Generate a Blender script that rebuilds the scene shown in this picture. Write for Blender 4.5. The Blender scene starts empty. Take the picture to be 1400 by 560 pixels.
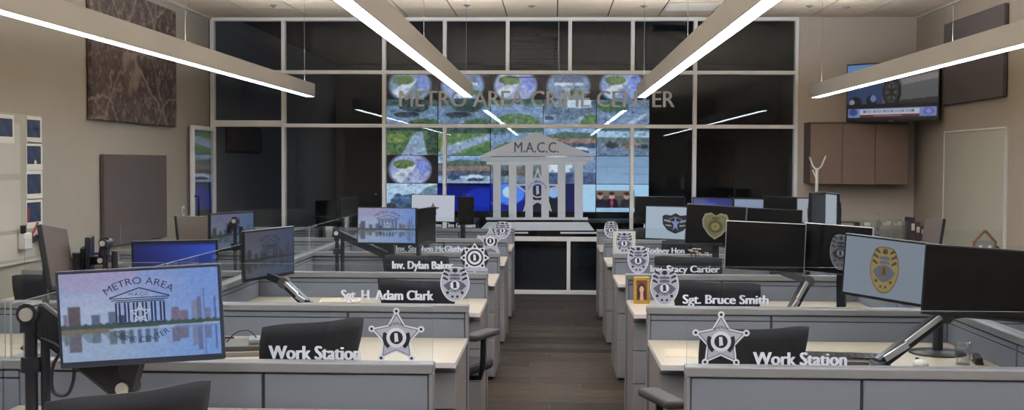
import bpy, bmesh, math, random
import numpy as np
from mathutils import Vector, Matrix

random.seed(7)
rng = np.random.RandomState(11)
scn = bpy.context.scene
COL = scn.collection

# ------------------------------------------------------------------ camera
FPX, EYE = 1550.0, 1.62
yaw = math.atan(57 / FPX); pit = math.atan(57 / FPX); roll = -0.0042
FW = Vector((-math.sin(yaw) * math.cos(pit), math.cos(yaw) * math.cos(pit), -math.sin(pit)))
R0 = Vector((math.cos(yaw), math.sin(yaw), 0)); U0 = R0.cross(FW)
RT = math.cos(roll) * R0 - math.sin(roll) * U0
UP = math.sin(roll) * R0 + math.cos(roll) * U0
cam = bpy.data.cameras.new('camera'); camo = bpy.data.objects.new('camera', cam); COL.objects.link(camo)
cam.sensor_width = 36; cam.lens = 36 * FPX / 1400; cam.clip_start = 0.05; cam.clip_end = 100
m = Matrix.Identity(4)
for i in range(3):
    m[i][0] = RT[i]; m[i][1] = UP[i]; m[i][2] = -FW[i]
m.translation = (0, 0, EYE)
camo.matrix_world = m
scn.camera = camo

# ------------------------------------------------------------------ world, exposure
w = bpy.data.worlds.new('world'); scn.world = w; w.use_nodes = True
w.node_tree.nodes['Background'].inputs[0].default_value = (0.5, 0.55, 0.6, 1)
w.node_tree.nodes['Background'].inputs[1].default_value = 0.02
scn.view_settings.view_transform = 'Standard'
scn.view_settings.look = 'None'
scn.view_settings.exposure = 0.0
scn.view_settings.gamma = 1.0
scn.view_settings.use_curve_mapping = False
scn.cycles.max_bounces = 7
scn.cycles.diffuse_bounces = 4
scn.cycles.glossy_bounces = 4
scn.cycles.transparent_max_bounces = 48
scn.cycles.caustics_reflective = False
scn.cycles.caustics_refractive = False
LAMP_DOWN, LAMP_UP = 25.0, 52.0          # radiance of the pendant diffusers (down) and their uplight slots
LAMP_COL = (0.86, 0.97, 1.10)
SCREEN = 0.72                            # how bright screens glow


def at(px, py, Y):
    """point on the vertical plane y = Y seen at a photo pixel"""
    d = FW * FPX + RT * (px - 700) - UP * (py - 280)
    p = d * (Y / d.y)
    return Vector((p.x, Y, EYE + p.z))


# ------------------------------------------------------------------ materials
def lin(c):
    c = np.asarray(c, float) / 255.0
    return np.where(c <= 0.04045, c / 12.92, ((c + 0.055) / 1.055) ** 2.4)


def new_mat(name):
    mt = bpy.data.materials.new(name); mt.use_nodes = True
    return mt, mt.node_tree.nodes, mt.node_tree.links, mt.node_tree.nodes['Principled BSDF']


def pmat(name, rgb, rough=0.5, metal=0.0, noise=0.0, nscale=30.0, bump=0.0, bscale=200.0, spec=0.5, stretch=None):
    mt, N, L, b = new_mat(name)
    c = lin(rgb)
    b.inputs['Base Color'].default_value = (*c, 1)
    b.inputs['Roughness'].default_value = rough
    b.inputs['Metallic'].default_value = metal
    b.inputs['Specular IOR Level'].default_value = spec
    tc = N.new('ShaderNodeTexCoord')
    mp = N.new('ShaderNodeMapping'); L.new(tc.outputs['Object'], mp.inputs['Vector'])
    if stretch: mp.inputs['Scale'].default_value = stretch
    if noise:
        n = N.new('ShaderNodeTexNoise'); n.inputs['Scale'].default_value = nscale; n.inputs['Detail'].default_value = 4
        L.new(mp.outputs[0], n.inputs['Vector'])
        r = N.new('ShaderNodeValToRGB')
        r.color_ramp.elements[0].position = 0.3; r.color_ramp.elements[1].position = 0.7
        r.color_ramp.elements[0].color = (*(c * (1 - noise)), 1)
        r.color_ramp.elements[1].color = (*np.minimum(c * (1 + noise), 1), 1)
        L.new(n.outputs['Fac'], r.inputs[0]); L.new(r.outputs[0], b.inputs['Base Color'])
    if bump:
        n2 = N.new('ShaderNodeTexNoise'); n2.inputs['Scale'].default_value = bscale; n2.inputs['Detail'].default_value = 3
        L.new(mp.outputs[0], n2.inputs['Vector'])
        bp = N.new('ShaderNodeBump'); bp.inputs['Strength'].default_value = bump; bp.inputs['Distance'].default_value = 0.004
        L.new(n2.outputs['Fac'], bp.inputs['Height']); L.new(bp.outputs[0], b.inputs['Normal'])
    return mt


def emat(name, rgb, strength):
    mt, N, L, b = new_mat(name)
    b.inputs['Base Color'].default_value = (0.8, 0.8, 0.8, 1)
    b.inputs['Emission Color'].default_value = (*rgb, 1)
    b.inputs['Emission Strength'].default_value = strength
    return mt


def glass_mat(name, tint=(0.97, 0.985, 0.98), f0=0.03):
    """thin pane: transparent, with a Fresnel mirror on top"""
    mt = bpy.data.materials.new(name); mt.use_nodes = True
    N, L = mt.node_tree.nodes, mt.node_tree.links
    N.remove(N['Principled BSDF']); out = N['Material Output']
    g = N.new('ShaderNodeNewGeometry')
    d = N.new('ShaderNodeVectorMath'); d.operation = 'DOT_PRODUCT'
    L.new(g.outputs['Normal'], d.inputs[0]); L.new(g.outputs['Incoming'], d.inputs[1])

    def mth(op, a, bv):
        n = N.new('ShaderNodeMath'); n.operation = op
        if hasattr(a, 'links'): L.new(a, n.inputs[0])
        else: n.inputs[0].default_value = a
        if bv is not None:
            if hasattr(bv, 'links'): L.new(bv, n.inputs[1])
            else: n.inputs[1].default_value = bv
        return n.outputs[0]
    a = mth('ABSOLUTE', d.outputs['Value'], None)
    s = mth('SUBTRACT', 1.0, a); p = mth('POWER', s, 5.0)
    f = mth('ADD', mth('MULTIPLY', p, 1 - f0), f0)
    t = N.new('ShaderNodeBsdfTransparent'); t.inputs[0].default_value = (*tint, 1)
    gl = N.new('ShaderNodeBsdfGlossy'); gl.inputs['Roughness'].default_value = 0.0
    mx = N.new('ShaderNodeMixShader')
    L.new(f, mx.inputs[0]); L.new(t.outputs[0], mx.inputs[1]); L.new(gl.outputs[0], mx.inputs[2])
    L.new(mx.outputs[0], out.inputs['Surface'])
    return mt


def screen_mat():
    mt, N, L, b = new_mat('lit_screen')
    a = N.new('ShaderNodeAttribute'); a.attribute_name = 'col'
    b.inputs['Base Color'].default_value = (0.012, 0.012, 0.014, 1)
    b.inputs['Roughness'].default_value = 0.35
    L.new(a.outputs['Color'], b.inputs['Emission Color'])
    b.inputs['Emission Strength'].default_value = SCREEN
    return mt


def wood_mat(name, dark, light, scale=6.0):
    mt, N, L, b = new_mat(name)
    tc = N.new('ShaderNodeTexCoord'); oi = N.new('ShaderNodeObjectInfo')
    ad = N.new('ShaderNodeVectorMath'); ad.operation = 'ADD'
    L.new(tc.outputs['Object'], ad.inputs[0]); L.new(oi.outputs['Location'], ad.inputs[1])
    mp = N.new('ShaderNodeMapping'); mp.inputs['Scale'].default_value = (1.2, 14, 1)
    L.new(ad.outputs[0], mp.inputs['Vector'])
    n = N.new('ShaderNodeTexNoise'); n.inputs['Scale'].default_value = scale; n.inputs['Detail'].default_value = 6; n.inputs['Roughness'].default_value = 0.6
    L.new(mp.outputs[0], n.inputs['Vector'])
    r = N.new('ShaderNodeValToRGB')
    r.color_ramp.elements[0].position = 0.36; r.color_ramp.elements[1].position = 0.64
    r.color_ramp.elements[0].color = (*lin(dark), 1); r.color_ramp.elements[1].color = (*lin(light), 1)
    L.new(n.outputs['Fac'], r.inputs[0])
    hs = N.new('ShaderNodeHueSaturation')
    mr = N.new('ShaderNodeMapRange'); mr.inputs['To Min'].default_value = 0.5; mr.inputs['To Max'].default_value = 1.55
    L.new(oi.outputs['Random'], mr.inputs[0]); L.new(mr.outputs[0], hs.inputs['Value']); L.new(r.outputs[0], hs.inputs['Color'])
    L.new(hs.outputs[0], b.inputs['Base Color'])
    b.inputs['Roughness'].default_value = 0.55; b.inputs['Specular IOR Level'].default_value = 0.2
    return mt


def marble_mat():
    mt, N, L, b = new_mat('brown_marble_print')
    tc = N.new('ShaderNodeTexCoord')
    n = N.new('ShaderNodeTexNoise'); n.inputs['Scale'].default_value = 10; n.inputs['Detail'].default_value = 12; n.inputs['Roughness'].default_value = 0.85
    L.new(tc.outputs['Object'], n.inputs['Vector'])
    r = N.new('ShaderNodeValToRGB'); e = r.color_ramp.elements
    e[0].position = 0.41; e[0].color = (*lin((46, 36, 33)), 1); e[1].position = 0.62; e[1].color = (*lin((164, 146, 136)), 1)
    e2 = r.color_ramp.elements.new(0.52); e2.color = (*lin((92, 76, 70)), 1)
    L.new(n.outputs['Fac'], r.inputs[0])
    # pale veins
    wv = N.new('ShaderNodeTexVoronoi'); wv.feature = 'DISTANCE_TO_EDGE'; wv.inputs['Scale'].default_value = 1.1
    ns = N.new('ShaderNodeTexNoise'); ns.inputs['Scale'].default_value = 2.5; ns.inputs['Detail'].default_value = 5
    L.new(tc.outputs['Object'], ns.inputs['Vector'])
    mx = N.new('ShaderNodeVectorMath'); mx.operation = 'MULTIPLY_ADD'
    mx.inputs[1].default_value = (0.28, 0.28, 0.28); L.new(ns.outputs['Color'], mx.inputs[0]); L.new(tc.outputs['Object'], mx.inputs[2])
    L.new(mx.outputs[0], wv.inputs['Vector'])
    r2 = N.new('ShaderNodeValToRGB'); r2.color_ramp.elements[0].color = (1, 1, 1, 1); r2.color_ramp.elements[1].color = (0, 0, 0, 1)
    r2.color_ramp.elements[0].position = 0.0; r2.color_ramp.elements[1].position = 0.022
    L.new(wv.outputs['Distance'], r2.inputs[0])
    mc = N.new('ShaderNodeMixRGB'); mc.inputs[2].default_value = (*lin((140, 125, 114)), 1)
    L.new(r2.outputs[0], mc.inputs[0]); L.new(r.outputs[0], mc.inputs[1]); L.new(mc.outputs[0], b.inputs['Base Color'])
    b.inputs['Roughness'].default_value = 0.6
    return mt


M = dict(
    wall=pmat('beige_wall_paint', (164, 156, 144), 0.85, noise=0.03, nscale=2, bump=0.15, bscale=120),
    wallr=pmat('tan_wall_paint', (160, 147, 132), 0.85, noise=0.03, nscale=2, bump=0.15, bscale=120),
    wallb=pmat('pale_wall_paint', (196, 184, 172), 0.85, noise=0.02, nscale=2, bump=0.1, bscale=120),
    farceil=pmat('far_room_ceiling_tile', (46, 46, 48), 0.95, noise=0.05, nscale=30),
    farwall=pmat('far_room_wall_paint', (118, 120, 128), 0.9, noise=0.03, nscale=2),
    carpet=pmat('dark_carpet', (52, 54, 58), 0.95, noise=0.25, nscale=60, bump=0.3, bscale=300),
    subfloor=pmat('vinyl_floor', (100, 86, 76), 0.5, noise=0.2, nscale=4, stretch=(1, 8, 1)),
    tile=pmat('ceiling_tile', (214, 196, 174), 0.95, noise=0.04, nscale=140, bump=0.3, bscale=260),
    grid=pmat('ceiling_grid_metal', (205, 196, 184), 0.5),
    gap=pmat('shadow_gap_black', (48, 44, 40), 0.9),
    alu=pmat('clear_anodised_aluminium', (250, 247, 244), 0.4, metal=0.0, noise=0.02, nscale=80),
    housing=pmat('pendant_housing_paint', (190, 186, 180), 0.5),
    fabric=pmat('grey_panel_fabric', (121, 126, 138), 0.9, noise=0.06, nscale=400, bump=0.35, bscale=700),
    cap=pmat('grey_cap_metal', (126, 126, 130), 0.42, noise=0.03, nscale=60),
    core=pmat('dark_panel_seam', (46, 46, 50), 0.8),
    cream=pmat('cream_laminate', (177, 166, 149), 0.45, noise=0.02, nscale=90),
    edge=pmat('pale_edge_band', (222, 214, 214), 0.45),
    taupe=pmat('taupe_laminate', (126, 117, 113), 0.55, noise=0.03, nscale=40),
    drawer=pmat('grey_drawer_steel', (140, 137, 138), 0.5, noise=0.02, nscale=70),
    glass=glass_mat('partition_glass'),
    wglass=glass_mat('window_glass', (0.92, 0.94, 0.95), 0.03),
    gedge=pmat('polished_glass_edge', (150, 158, 152), 0.25),
    vinyl=pmat('frosted_vinyl', (238, 244, 254), 0.7),
    vtext=pmat('white_vinyl_lettering', (222, 224, 236), 0.6),
    silver=pmat('badge_silver_print', (178, 180, 196), 0.55, noise=0.08, nscale=300),
    silver2=pmat('badge_pale_print', (222, 224, 234), 0.55),
    sgrey=pmat('badge_grey_print', (92, 95, 114), 0.6, noise=0.2, nscale=500),
    navy=pmat('badge_navy_print', (24, 26, 40), 0.5),
    chair=pmat('black_chair_mesh', (36, 36, 42), 0.75, noise=0.15, nscale=300, bump=0.4, bscale=600),
    chairp=pmat('black_chair_plastic', (24, 24, 27), 0.4, noise=0.05, nscale=50),
    grp=pmat('charcoal_armrest', (58, 54, 52), 0.6, noise=0.05, nscale=80),
    black=pmat('black_monitor_plastic', (22, 22, 26), 0.35, noise=0.05, nscale=60),
    bezel=pmat('slate_monitor_bezel', (52, 56, 72), 0.4, noise=0.03, nscale=60),
    dark=pmat('switched_off_screen', (12, 11, 12), 0.22, noise=0.05, nscale=3),
    wallrefl=pmat('off_screen_wall_reflection', (96, 84, 76), 0.5, noise=0.04, nscale=3),  # reflection of the room wall, painted as the colour of off screens
    sbez=pmat('silver_monitor_trim', (176, 172, 168), 0.35, metal=0.3, noise=0.02, nscale=60),
    chrome=pmat('brushed_chrome', (232, 228, 220), 0.34, metal=0.75, noise=0.03, nscale=90),
    arm=pmat('black_arm_metal', (34, 34, 40), 0.35, noise=0.05, nscale=60),
    armg=pmat('grey_arm_metal', (92, 88, 84), 0.35, metal=0.5, noise=0.05, nscale=60),
    white=pmat('white_plastic', (222, 220, 214), 0.45, noise=0.02, nscale=60),
    paper=pmat('white_paper', (226, 222, 212), 0.8, noise=0.02, nscale=20),
    cpaper=pmat('cream_paper', (196, 182, 158), 0.8, noise=0.03, nscale=20),
    acou=pmat('dark_grey_acoustic_fabric', (92, 84, 83), 0.95, noise=0.05, nscale=300, bump=0.3, bscale=500),
    marble=marble_mat(),
    board=pmat('ivory_board', (176, 170, 152), 0.45, noise=0.02, nscale=2),
    boardl=pmat('white_poster_paper', (196, 190, 178), 0.6, noise=0.05, nscale=3),
    cabinet=pmat('brown_cabinet_laminate', (128, 106, 92), 0.5, noise=0.07, nscale=8, stretch=(12, 12, 1)),
    cabd=pmat('dark_cabinet_side', (84, 68, 60), 0.6, noise=0.05, nscale=8),
    gold=pmat('gold_frame', (196, 156, 74), 0.35, metal=0.7, noise=0.1, nscale=60),
    binder=pmat('navy_binder', (40, 42, 66), 0.6, noise=0.05, nscale=50),
    binderr=pmat('maroon_binder', (88, 40, 44), 0.6, noise=0.05, nscale=50),
    wood=pmat('stained_wood', (120, 84, 54), 0.6, noise=0.2, nscale=12, stretch=(1, 1, 6)),
    tvblk=pmat('tv_black', (16, 16, 20), 0.3, noise=0.05, nscale=40),
    screen=screen_mat(),
    lampd=emat('pendant_diffuser_light', LAMP_COL, LAMP_DOWN),
    lampu=emat('pendant_uplight', (0.91, 0.97, 1.04), LAMP_UP),
    plank=wood_mat('grey_brown_vinyl_plank', (28, 22, 18), (78, 65, 53)),
    door=pmat('dark_door_laminate', (88, 88, 94), 0.6, noise=0.08, nscale=6, stretch=(8, 8, 1)),
    water=glass_mat('clear_tumbler_glass', (0.9, 0.92, 0.92), 0.08),
    flyer=pmat('blue_flyer_print', (44, 58, 86), 0.6, noise=0.5, nscale=9),
    red=pmat('red_marker', (150, 46, 40), 0.5, noise=0.03, nscale=60),
    pink=pmat('pale_petals', (206, 180, 178), 0.8, noise=0.15, nscale=60),
    olive=pmat('olive_case', (70, 62, 44), 0.6, noise=0.1, nscale=20),
)


def frosted(mt, fac):
    N, L = mt.node_tree.nodes, mt.node_tree.links
    b = N['Principled BSDF']; out = N['Material Output']
    t = N.new('ShaderNodeBsdfTranslucent'); t.inputs[0].default_value = (.85, .86, .88, 1)
    mx = N.new('ShaderNodeMixShader'); mx.inputs[0].default_value = fac
    L.new(b.outputs[0], mx.inputs[1]); L.new(t.outputs[0], mx.inputs[2]); L.new(mx.outputs[0], out.inputs['Surface'])


frosted(M['vinyl'], 0.15)


# ------------------------------------------------------------------ mesh builder
class MB:
    def __init__(s): s.v = []; s.f = []; s.m = []; s.sm = []

    def add(s, vs, fs, mi=0, smooth=False):
        o = len(s.v); s.v += [tuple(a) for a in vs]
        for f in fs: s.f.append([i + o for i in f]); s.m.append(mi); s.sm.append(smooth)
        return s

    def box(s, x0, x1, y0, y1, z0, z1, mi=0):
        vs = [(x, y, z) for x in (x0, x1) for y in (y0, y1) for z in (z0, z1)]
        return s.add(vs, [(0, 1, 3, 2), (4, 6, 7, 5), (0, 4, 5, 1), (2, 3, 7, 6), (0, 2, 6, 4), (1, 5, 7, 3)], mi)

    def bar(s, p0, p1, wd, ht, mi=0, up=(0, 0, 1), w1=None, h1=None):
        """tapered box along a segment"""
        p0, p1 = Vector(p0), Vector(p1); d = (p1 - p0).normalized(); u = Vector(up)
        x = d.cross(u)
        if x.length < 1e-3: x = d.cross(Vector((0, 1, 0)))
        x.normalize(); z = x.cross(d)
        w1 = wd if w1 is None else w1; h1 = ht if h1 is None else h1
        vs = []
        for p, a, b in ((p0, wd, ht), (p1, w1, h1)):
            for sx, sz in ((-1, -1), (1, -1), (1, 1), (-1, 1)): vs.append(p + x * sx * a / 2 + z * sz * b / 2)
        return s.add(vs, [(3, 2, 1, 0), (4, 5, 6, 7), (0, 1, 5, 4), (1, 2, 6, 5), (2, 3, 7, 6), (3, 0, 4, 7)], mi)

    def cyl(s, p0, p1, r0, r1=None, n=14, mi=0, caps=True):
        r1 = r0 if r1 is None else r1
        p0, p1 = Vector(p0), Vector(p1); d = (p1 - p0).normalized()
        x = d.cross(Vector((0, 0, 1)))
        if x.length < 1e-3: x = Vector((1, 0, 0))
        x.normalize(); y = d.cross(x)
        vs = []
        for p, r in ((p0, r0), (p1, r1)):
            for i in range(n):
                a = 2 * math.pi * i / n; vs.append(p + x * math.cos(a) * r + y * math.sin(a) * r)
        s.add(vs, [(i, (i + 1) % n, n + (i + 1) % n, n + i) for i in range(n)], mi, True)
        if caps:
            s.add(vs[:n], [tuple(reversed(range(n)))], mi); s.add(vs[n:], [tuple(range(n))], mi)
        return s

    def tube(s, pts, r, n=8, mi=0):
        pts = [Vector(p) for p in pts]
        prev = None; rings = []
        for i, p in enumerate(pts):
            d = (pts[min(i + 1, len(pts) - 1)] - pts[max(i - 1, 0)]).normalized()
            x = d.cross(prev) if prev is not None else d.cross(Vector((0.31, 0.2, 0.93)))
            if x.length < 1e-4: x = d.cross(Vector((1, 0, 0)))
            x.normalize(); y = x.cross(d); prev = y
            # keep y as reference so the frame does not flip
            rings.append([p + x * math.cos(2 * math.pi * k / n) * r + y * math.sin(2 * math.pi * k / n) * r for k in range(n)])
        vs = [v for rg in rings for v in rg]; fs = []
        for i in range(len(pts) - 1):
            for k in range(n): fs.append((i * n + k, i * n + (k + 1) % n, (i + 1) * n + (k + 1) % n, (i + 1) * n + k))
        s.add(vs, fs, mi, True)
        e = (len(pts) - 1) * n
        s.add(vs, [tuple(reversed(range(n))), tuple(range(e, e + n))], mi)
        return s

    def lathe(s, prof, c=(0, 0, 0), n=20, mi=0):
        vs = []; fs = []
        for r, z in prof:
            for k in range(n):
                a = 2 * math.pi * k / n; vs.append((c[0] + r * math.cos(a), c[1] + r * math.sin(a), c[2] + z))
        for i in range(len(prof) - 1):
            for k in range(n): fs.append((i * n + k, i * n + (k + 1) % n, (i + 1) * n + (k + 1) % n, (i + 1) * n + k))
        return s.add(vs, fs, mi, True)

    def flat(s, poly, y, mi=0, t=0.0):
        """polygon in the xz plane facing -y; with t it is a plate reaching back to y+t"""
        a = sum(poly[i][0] * poly[(i + 1) % len(poly)][1] - poly[(i + 1) % len(poly)][0] * poly[i][1] for i in range(len(poly)))
        if a < 0: poly = poly[::-1]
        n = len(poly)
        s.add([(x, y, z) for x, z in poly], [tuple(range(n))], mi)
        if t:
            vs = [(x, y, z) for x, z in poly] + [(x, y + t, z) for x, z in poly]
            s.add(vs, [(i, n + i, n + (i + 1) % n, (i + 1) % n) for i in range(n)], mi)
            s.add([(x, y + t, z) for x, z in poly], [tuple(reversed(range(n)))], mi)
        return s

    def build(s, name, mats, parent=None, bevel=0.0, seg=1):
        me = bpy.data.meshes.new(name)
        bm = bmesh.new()
        vs = [bm.verts.new(v) for v in s.v]
        for f, mi, smt in zip(s.f, s.m, s.sm):
            try: fc = bm.faces.new([vs[i] for i in f])
            except ValueError: continue
            fc.material_index = mi; fc.smooth = smt
        big = [f for f in bm.faces if len(f.verts) > 4]
        bm.normal_update()
        if big: bmesh.ops.triangulate(bm, faces=big)
        if bevel:
            bmesh.ops.remove_doubles(bm, verts=bm.verts, dist=1e-6)
            ed = [e for e in bm.edges if len(e.link_faces) == 2 and e.calc_face_angle(0) > 0.6]
            bmesh.ops.bevel(bm, geom=ed, offset=bevel, segments=seg, affect='EDGES', profile=0.5)
        bm.normal_update()
        bm.to_mesh(me); bm.free()
        for mt in (mats if isinstance(mats, (list, tuple)) else [mats]): me.materials.append(mt)
        o = bpy.data.objects.new(name, me); COL.objects.link(o)
        if parent is not None: o.parent = parent
        return o


def tag(o, label=None, cat=None, group=None, kind=None):
    if label: o['label'] = label
    if cat: o['category'] = cat
    if group: o['group'] = group
    if kind: o['kind'] = kind
    return o


def thing(name, label, cat, loc=(0, 0, 0), rotz=0.0, group=None):
    o = bpy.data.objects.new(name, None); COL.objects.link(o)
    o.empty_display_size = 0.1
    o.location = loc; o.rotation_euler = (0, 0, rotz)
    return tag(o, label, cat, group)


def struct(name, label, cat, loc=(0, 0, 0), rotz=0.0):
    o = thing(name, label, cat, loc, rotz); o['kind'] = 'structure'; return o


def dup(root, loc, rotz, label=None):
    r = root.copy(); COL.objects.link(r); r.location = loc; r.rotation_euler = (0, 0, rotz); r.scale = (1, 1, 1)
    if label: r['label'] = label
    for ch in list(root.children):
        c = ch.copy(); COL.objects.link(c); c.parent = r
        for g in list(ch.children):
            d = g.copy(); COL.objects.link(d); d.parent = c
    return r


# ------------------------------------------------------------------ text and badge print
_tc = {}


def text_geo(s, bold=0.012):
    if (s, bold) in _tc: return _tc[(s, bold)]
    cu = bpy.data.curves.new('t', 'FONT'); cu.body = s; cu.offset = bold; cu.resolution_u = 3
    o = bpy.data.objects.new('t', cu); COL.objects.link(o)
    bpy.context.view_layer.update()
    me = bpy.data.meshes.new_from_object(o.evaluated_get(bpy.context.evaluated_depsgraph_get()))
    v = [(p.co.x, p.co.y) for p in me.vertices]; f = [list(p.vertices) for p in me.polygons]
    bpy.data.objects.remove(o); bpy.data.curves.remove(cu); bpy.data.meshes.remove(me)
    _tc[(s, bold)] = (v, f)
    return v, f


CAPH = max(p[1] for p in text_geo('H', 0.0)[0])


def put_text(mb, s, x0, x1, zb, cap, y, mi=0, bold=0.012):
    v, f = text_geo(s, bold)
    v, f = text_geo(s, 0.0)
    a = min(p[0] for p in v); b = max(p[0] for p in v)
    e = bold * cap / CAPH
    for i, dx in enumerate((-e, 0, e) if bold else (0,)):
        mb.add([(x0 + e + dx + (p[0] - a) / (b - a) * (x1 - x0 - 2 * e), y - .00005 * i, zb + p[1] / CAPH * cap) for p in v], f, mi)
    return
    mb.add([(x0 + (p[0] - a) / (b - a) * (x1 - x0), y, zb + p[1] / CAPH * cap) for p in v], f, mi)


def arc_text(mb, s, cx, cz, rx, rz, a0, a1, cap, y, mi=0, inside=False, bold=0.012):
    """text bent along an ellipse arc from angle a0 to a1 (degrees)"""
    v, f = text_geo(s, 0.0)
    a = min(p[0] for p in v); b = max(p[0] for p in v); out = []
    for p in v:
        t = math.radians(a0 + (p[0] - a) / (b - a) * (a1 - a0)); h = p[1] / CAPH * cap * (-1 if inside else 1)
        out.append((cx + (rx + h) * math.cos(t), y, cz + (rz + h) * math.sin(t)))
    mb.add(out, f, mi)


def ell(cx, cz, rx, rz, n=24, a0=0, a1=360):
    full = abs(a1 - a0) >= 360
    k = n if full else n + 1
    return [(cx + rx * math.cos(math.radians(a0 + (a1 - a0) * i / n)), cz + rz * math.sin(math.radians(a0 + (a1 - a0) * i / n))) for i in range(k)]


def ring(mb, cx, cz, rx, rz, wd, y, mi, a0=0, a1=360, n=28):
    o = ell(cx, cz, rx, rz, n, a0, a1); i = ell(cx, cz, rx - wd, rz - wd, n, a0, a1)
    full = abs(a1 - a0) >= 360; k = len(o)
    vs = [(x, y, z) for x, z in o] + [(x, y, z) for x, z in i]
    fs = [(j, (j + 1) % k, k + (j + 1) % k, k + j) for j in range(k if full else k - 1)]
    mb.add(vs, fs, mi)


def star_pts(cx, cz, ro, ri, n=5, rot=90):
    return [(cx + (ro if i % 2 == 0 else ri) * math.cos(math.radians(rot + 180 / n * i)), cz + (ro if i % 2 == 0 else ri) * math.sin(math.radians(rot + 180 / n * i))) for i in range(2 * n)]


STATE = [(-.55, 1), (.35, 1), (.55, -.55), (.6, -.85), (-.15, -.8), (-.2, -1.05), (-.45, -1.0), (-.5, 0)]   # the tall state outline in the seals


def egg(cx, cz, rx, rz, n=36, shoulder=0.0):
    pts = []
    for i in range(n):
        a = 2 * math.pi * i / n; x, z = math.cos(a), math.sin(a)
        wx = abs(x) ** 0.85 * (1 if x > 0 else -1)
        taper = 1 - 0.16 * max(0, -z) ** 1.5
        zz = z * (1.0 if z < 0 else 1.0 - 0.05 * math.cos(4 * a))
        pts.append((cx + rx * wx * taper, cz + rz * zz))
    return pts


# material slots for badges: 0 silver 1 pale 2 grey 3 navy
BM = ['silver', 'silver2', 'sgrey', 'navy']


def seal(mb, cx, cz, r, y, e, dark_ring=True):
    mb.flat(ell(cx, cz, r, r), y, 1); mb.flat(ell(cx, cz, r * .66, r * .66), y - e, 3)
    mb.flat([(cx + px * r * .36, cz + pz * r * .46) for px, pz in STATE], y - 2 * e, 1)


def badge_star(mb, cx, cz, r, y, e=0.0006):
    mb.flat(star_pts(cx, cz, r * .98, r * .53), y, 1)
    mb.flat(star_pts(cx, cz, r * .86, r * .47), y - e, 2)
    mb.flat(star_pts(cx, cz, r * .80, r * .44), y - 2 * e, 0)
    for i in range(5):
        a = math.radians(90 + 72 * i); x, z = cx + r * .94 * math.cos(a), cz + r * .94 * math.sin(a)
        mb.flat(ell(x, z, r * .12, r * .12, 14), y - 3 * e, 1); mb.flat(ell(x, z, r * .055, r * .055, 10), y - 4 * e, 3)
    ring(mb, cx, cz - r * .02, r * .50, r * .50, r * .14, y - 3 * e, 3, 156, 232); ring(mb, cx, cz - r * .02, r * .50, r * .50, r * .14, y - 3 * e, 3, -52, 24)
    seal(mb, cx, cz - r * .02, r * .36, y - 4 * e, e)
    arc_text(mb, 'SHERIFF', cx, cz + r * .08, r * .36, r * .36, 130, 50, r * .10, y - 5 * e, 3)


def badge_oval(mb, cx, cz, rx, rz, y, e=0.0006, sl=(0, 1, 2, 3)):
    a, b, c, d = sl
    mb.flat(egg(cx, cz, rx, rz), y, b); mb.flat(egg(cx, cz, rx * .93, rz * .94), y - e, a)
    for s in (-1, 1):   # feather cuts of the wings
        for k, (z0, xa, xb) in enumerate(((.74, .34, .72), (.52, .44, .84), (.27, .48, .86))):
            mb.flat([(cx + s * rx * xa, cz + rz * (z0 - .10)), (cx + s * rx * xb, cz + rz * (z0 + .02)), (cx + s * rx * (xb - .10), cz + rz * (z0 + .13)), (cx + s * rx * xa, cz + rz * z0)], y - 2 * e, d)
    mb.flat([(cx - rx * .12, cz + rz * .86), (cx + rx * .12, cz + rz * .86), (cx + rx * .2, cz + rz * .7), (cx, cz + rz * .62), (cx - rx * .2, cz + rz * .7)], y - 2 * e, d)
    for zc in (.46, .28):
        mb.flat([(cx - rx * .36, cz + rz * (zc - .05)), (cx + rx * .36, cz + rz * (zc - .05)), (cx + rx * .34, cz + rz * (zc + .06)), (cx, cz + rz * (zc + .1)), (cx - rx * .34, cz + rz * (zc + .06))], y - 2 * e, c)
    # eye shaped centre
    eye = [(cx + rx * .78 * t, cz - rz * .10 + rz * .30 * (1 - t * t)) for t in np.linspace(-1, 1, 13)] + [(cx + rx * .78 * t, cz - rz * .10 - rz * .42 * (1 - t * t)) for t in np.linspace(1, -1, 13)[1:-1]]
    mb.flat(eye, y - 2 * e, c)
    mb.flat(ell(cx, cz - rz * .08, rx * .32, rx * .32), y - 3 * e, b)
    mb.flat([(cx + px * rx * .22, cz - rz * .08 + pz * rx * .24) for px, pz in STATE], y - 4 * e, d)
    for s in (-1, 1):
        mb.flat(ell(cx + s * rx * .5, cz - rz * .50, rx * .11, rx * .11, 8), y - 3 * e, d)
        mb.flat(ell(cx + s * rx * .17, cz - rz * .72, rx * .09, rx * .09, 8), y - 3 * e, d)
    arc_text(mb, 'POLICE', cx, cz - rz * .05, rx * .55, rz * .47, 225, 315, rx * .13, y - 4 * e, b, inside=True)


def badge_eight(mb, cx, cz, r, y, e=0.0006):
    mb.flat(ell(cx, cz, r * 1.0, r * .98), y, 3)
    for k in range(8):
        a = math.radians(90 + 45 * k)
        mb.flat(star_pts(cx + r * .02 * math.cos(a), cz, r * 1.08, r * .74, 8, 90), y - e, 1) if k == 0 else None
        mb.flat(ell(cx + r * .80 * math.cos(a), cz + r * .80 * math.sin(a), r * .10, r * .10, 10), y - 2 * e, 3)
    ring(mb, cx, cz, r * .62, r * .62, r * .14, y - 2 * e, 3)
    seal(mb, cx, cz, r * .5, y - 3 * e, e)
    mb.flat([(cx - r, cz - r * .98), (cx + r, cz - r * .98), (cx + r * .92, cz - r * .72), (cx - r * .92, cz - r * .72)], y - 3 * e, 0)


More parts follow.
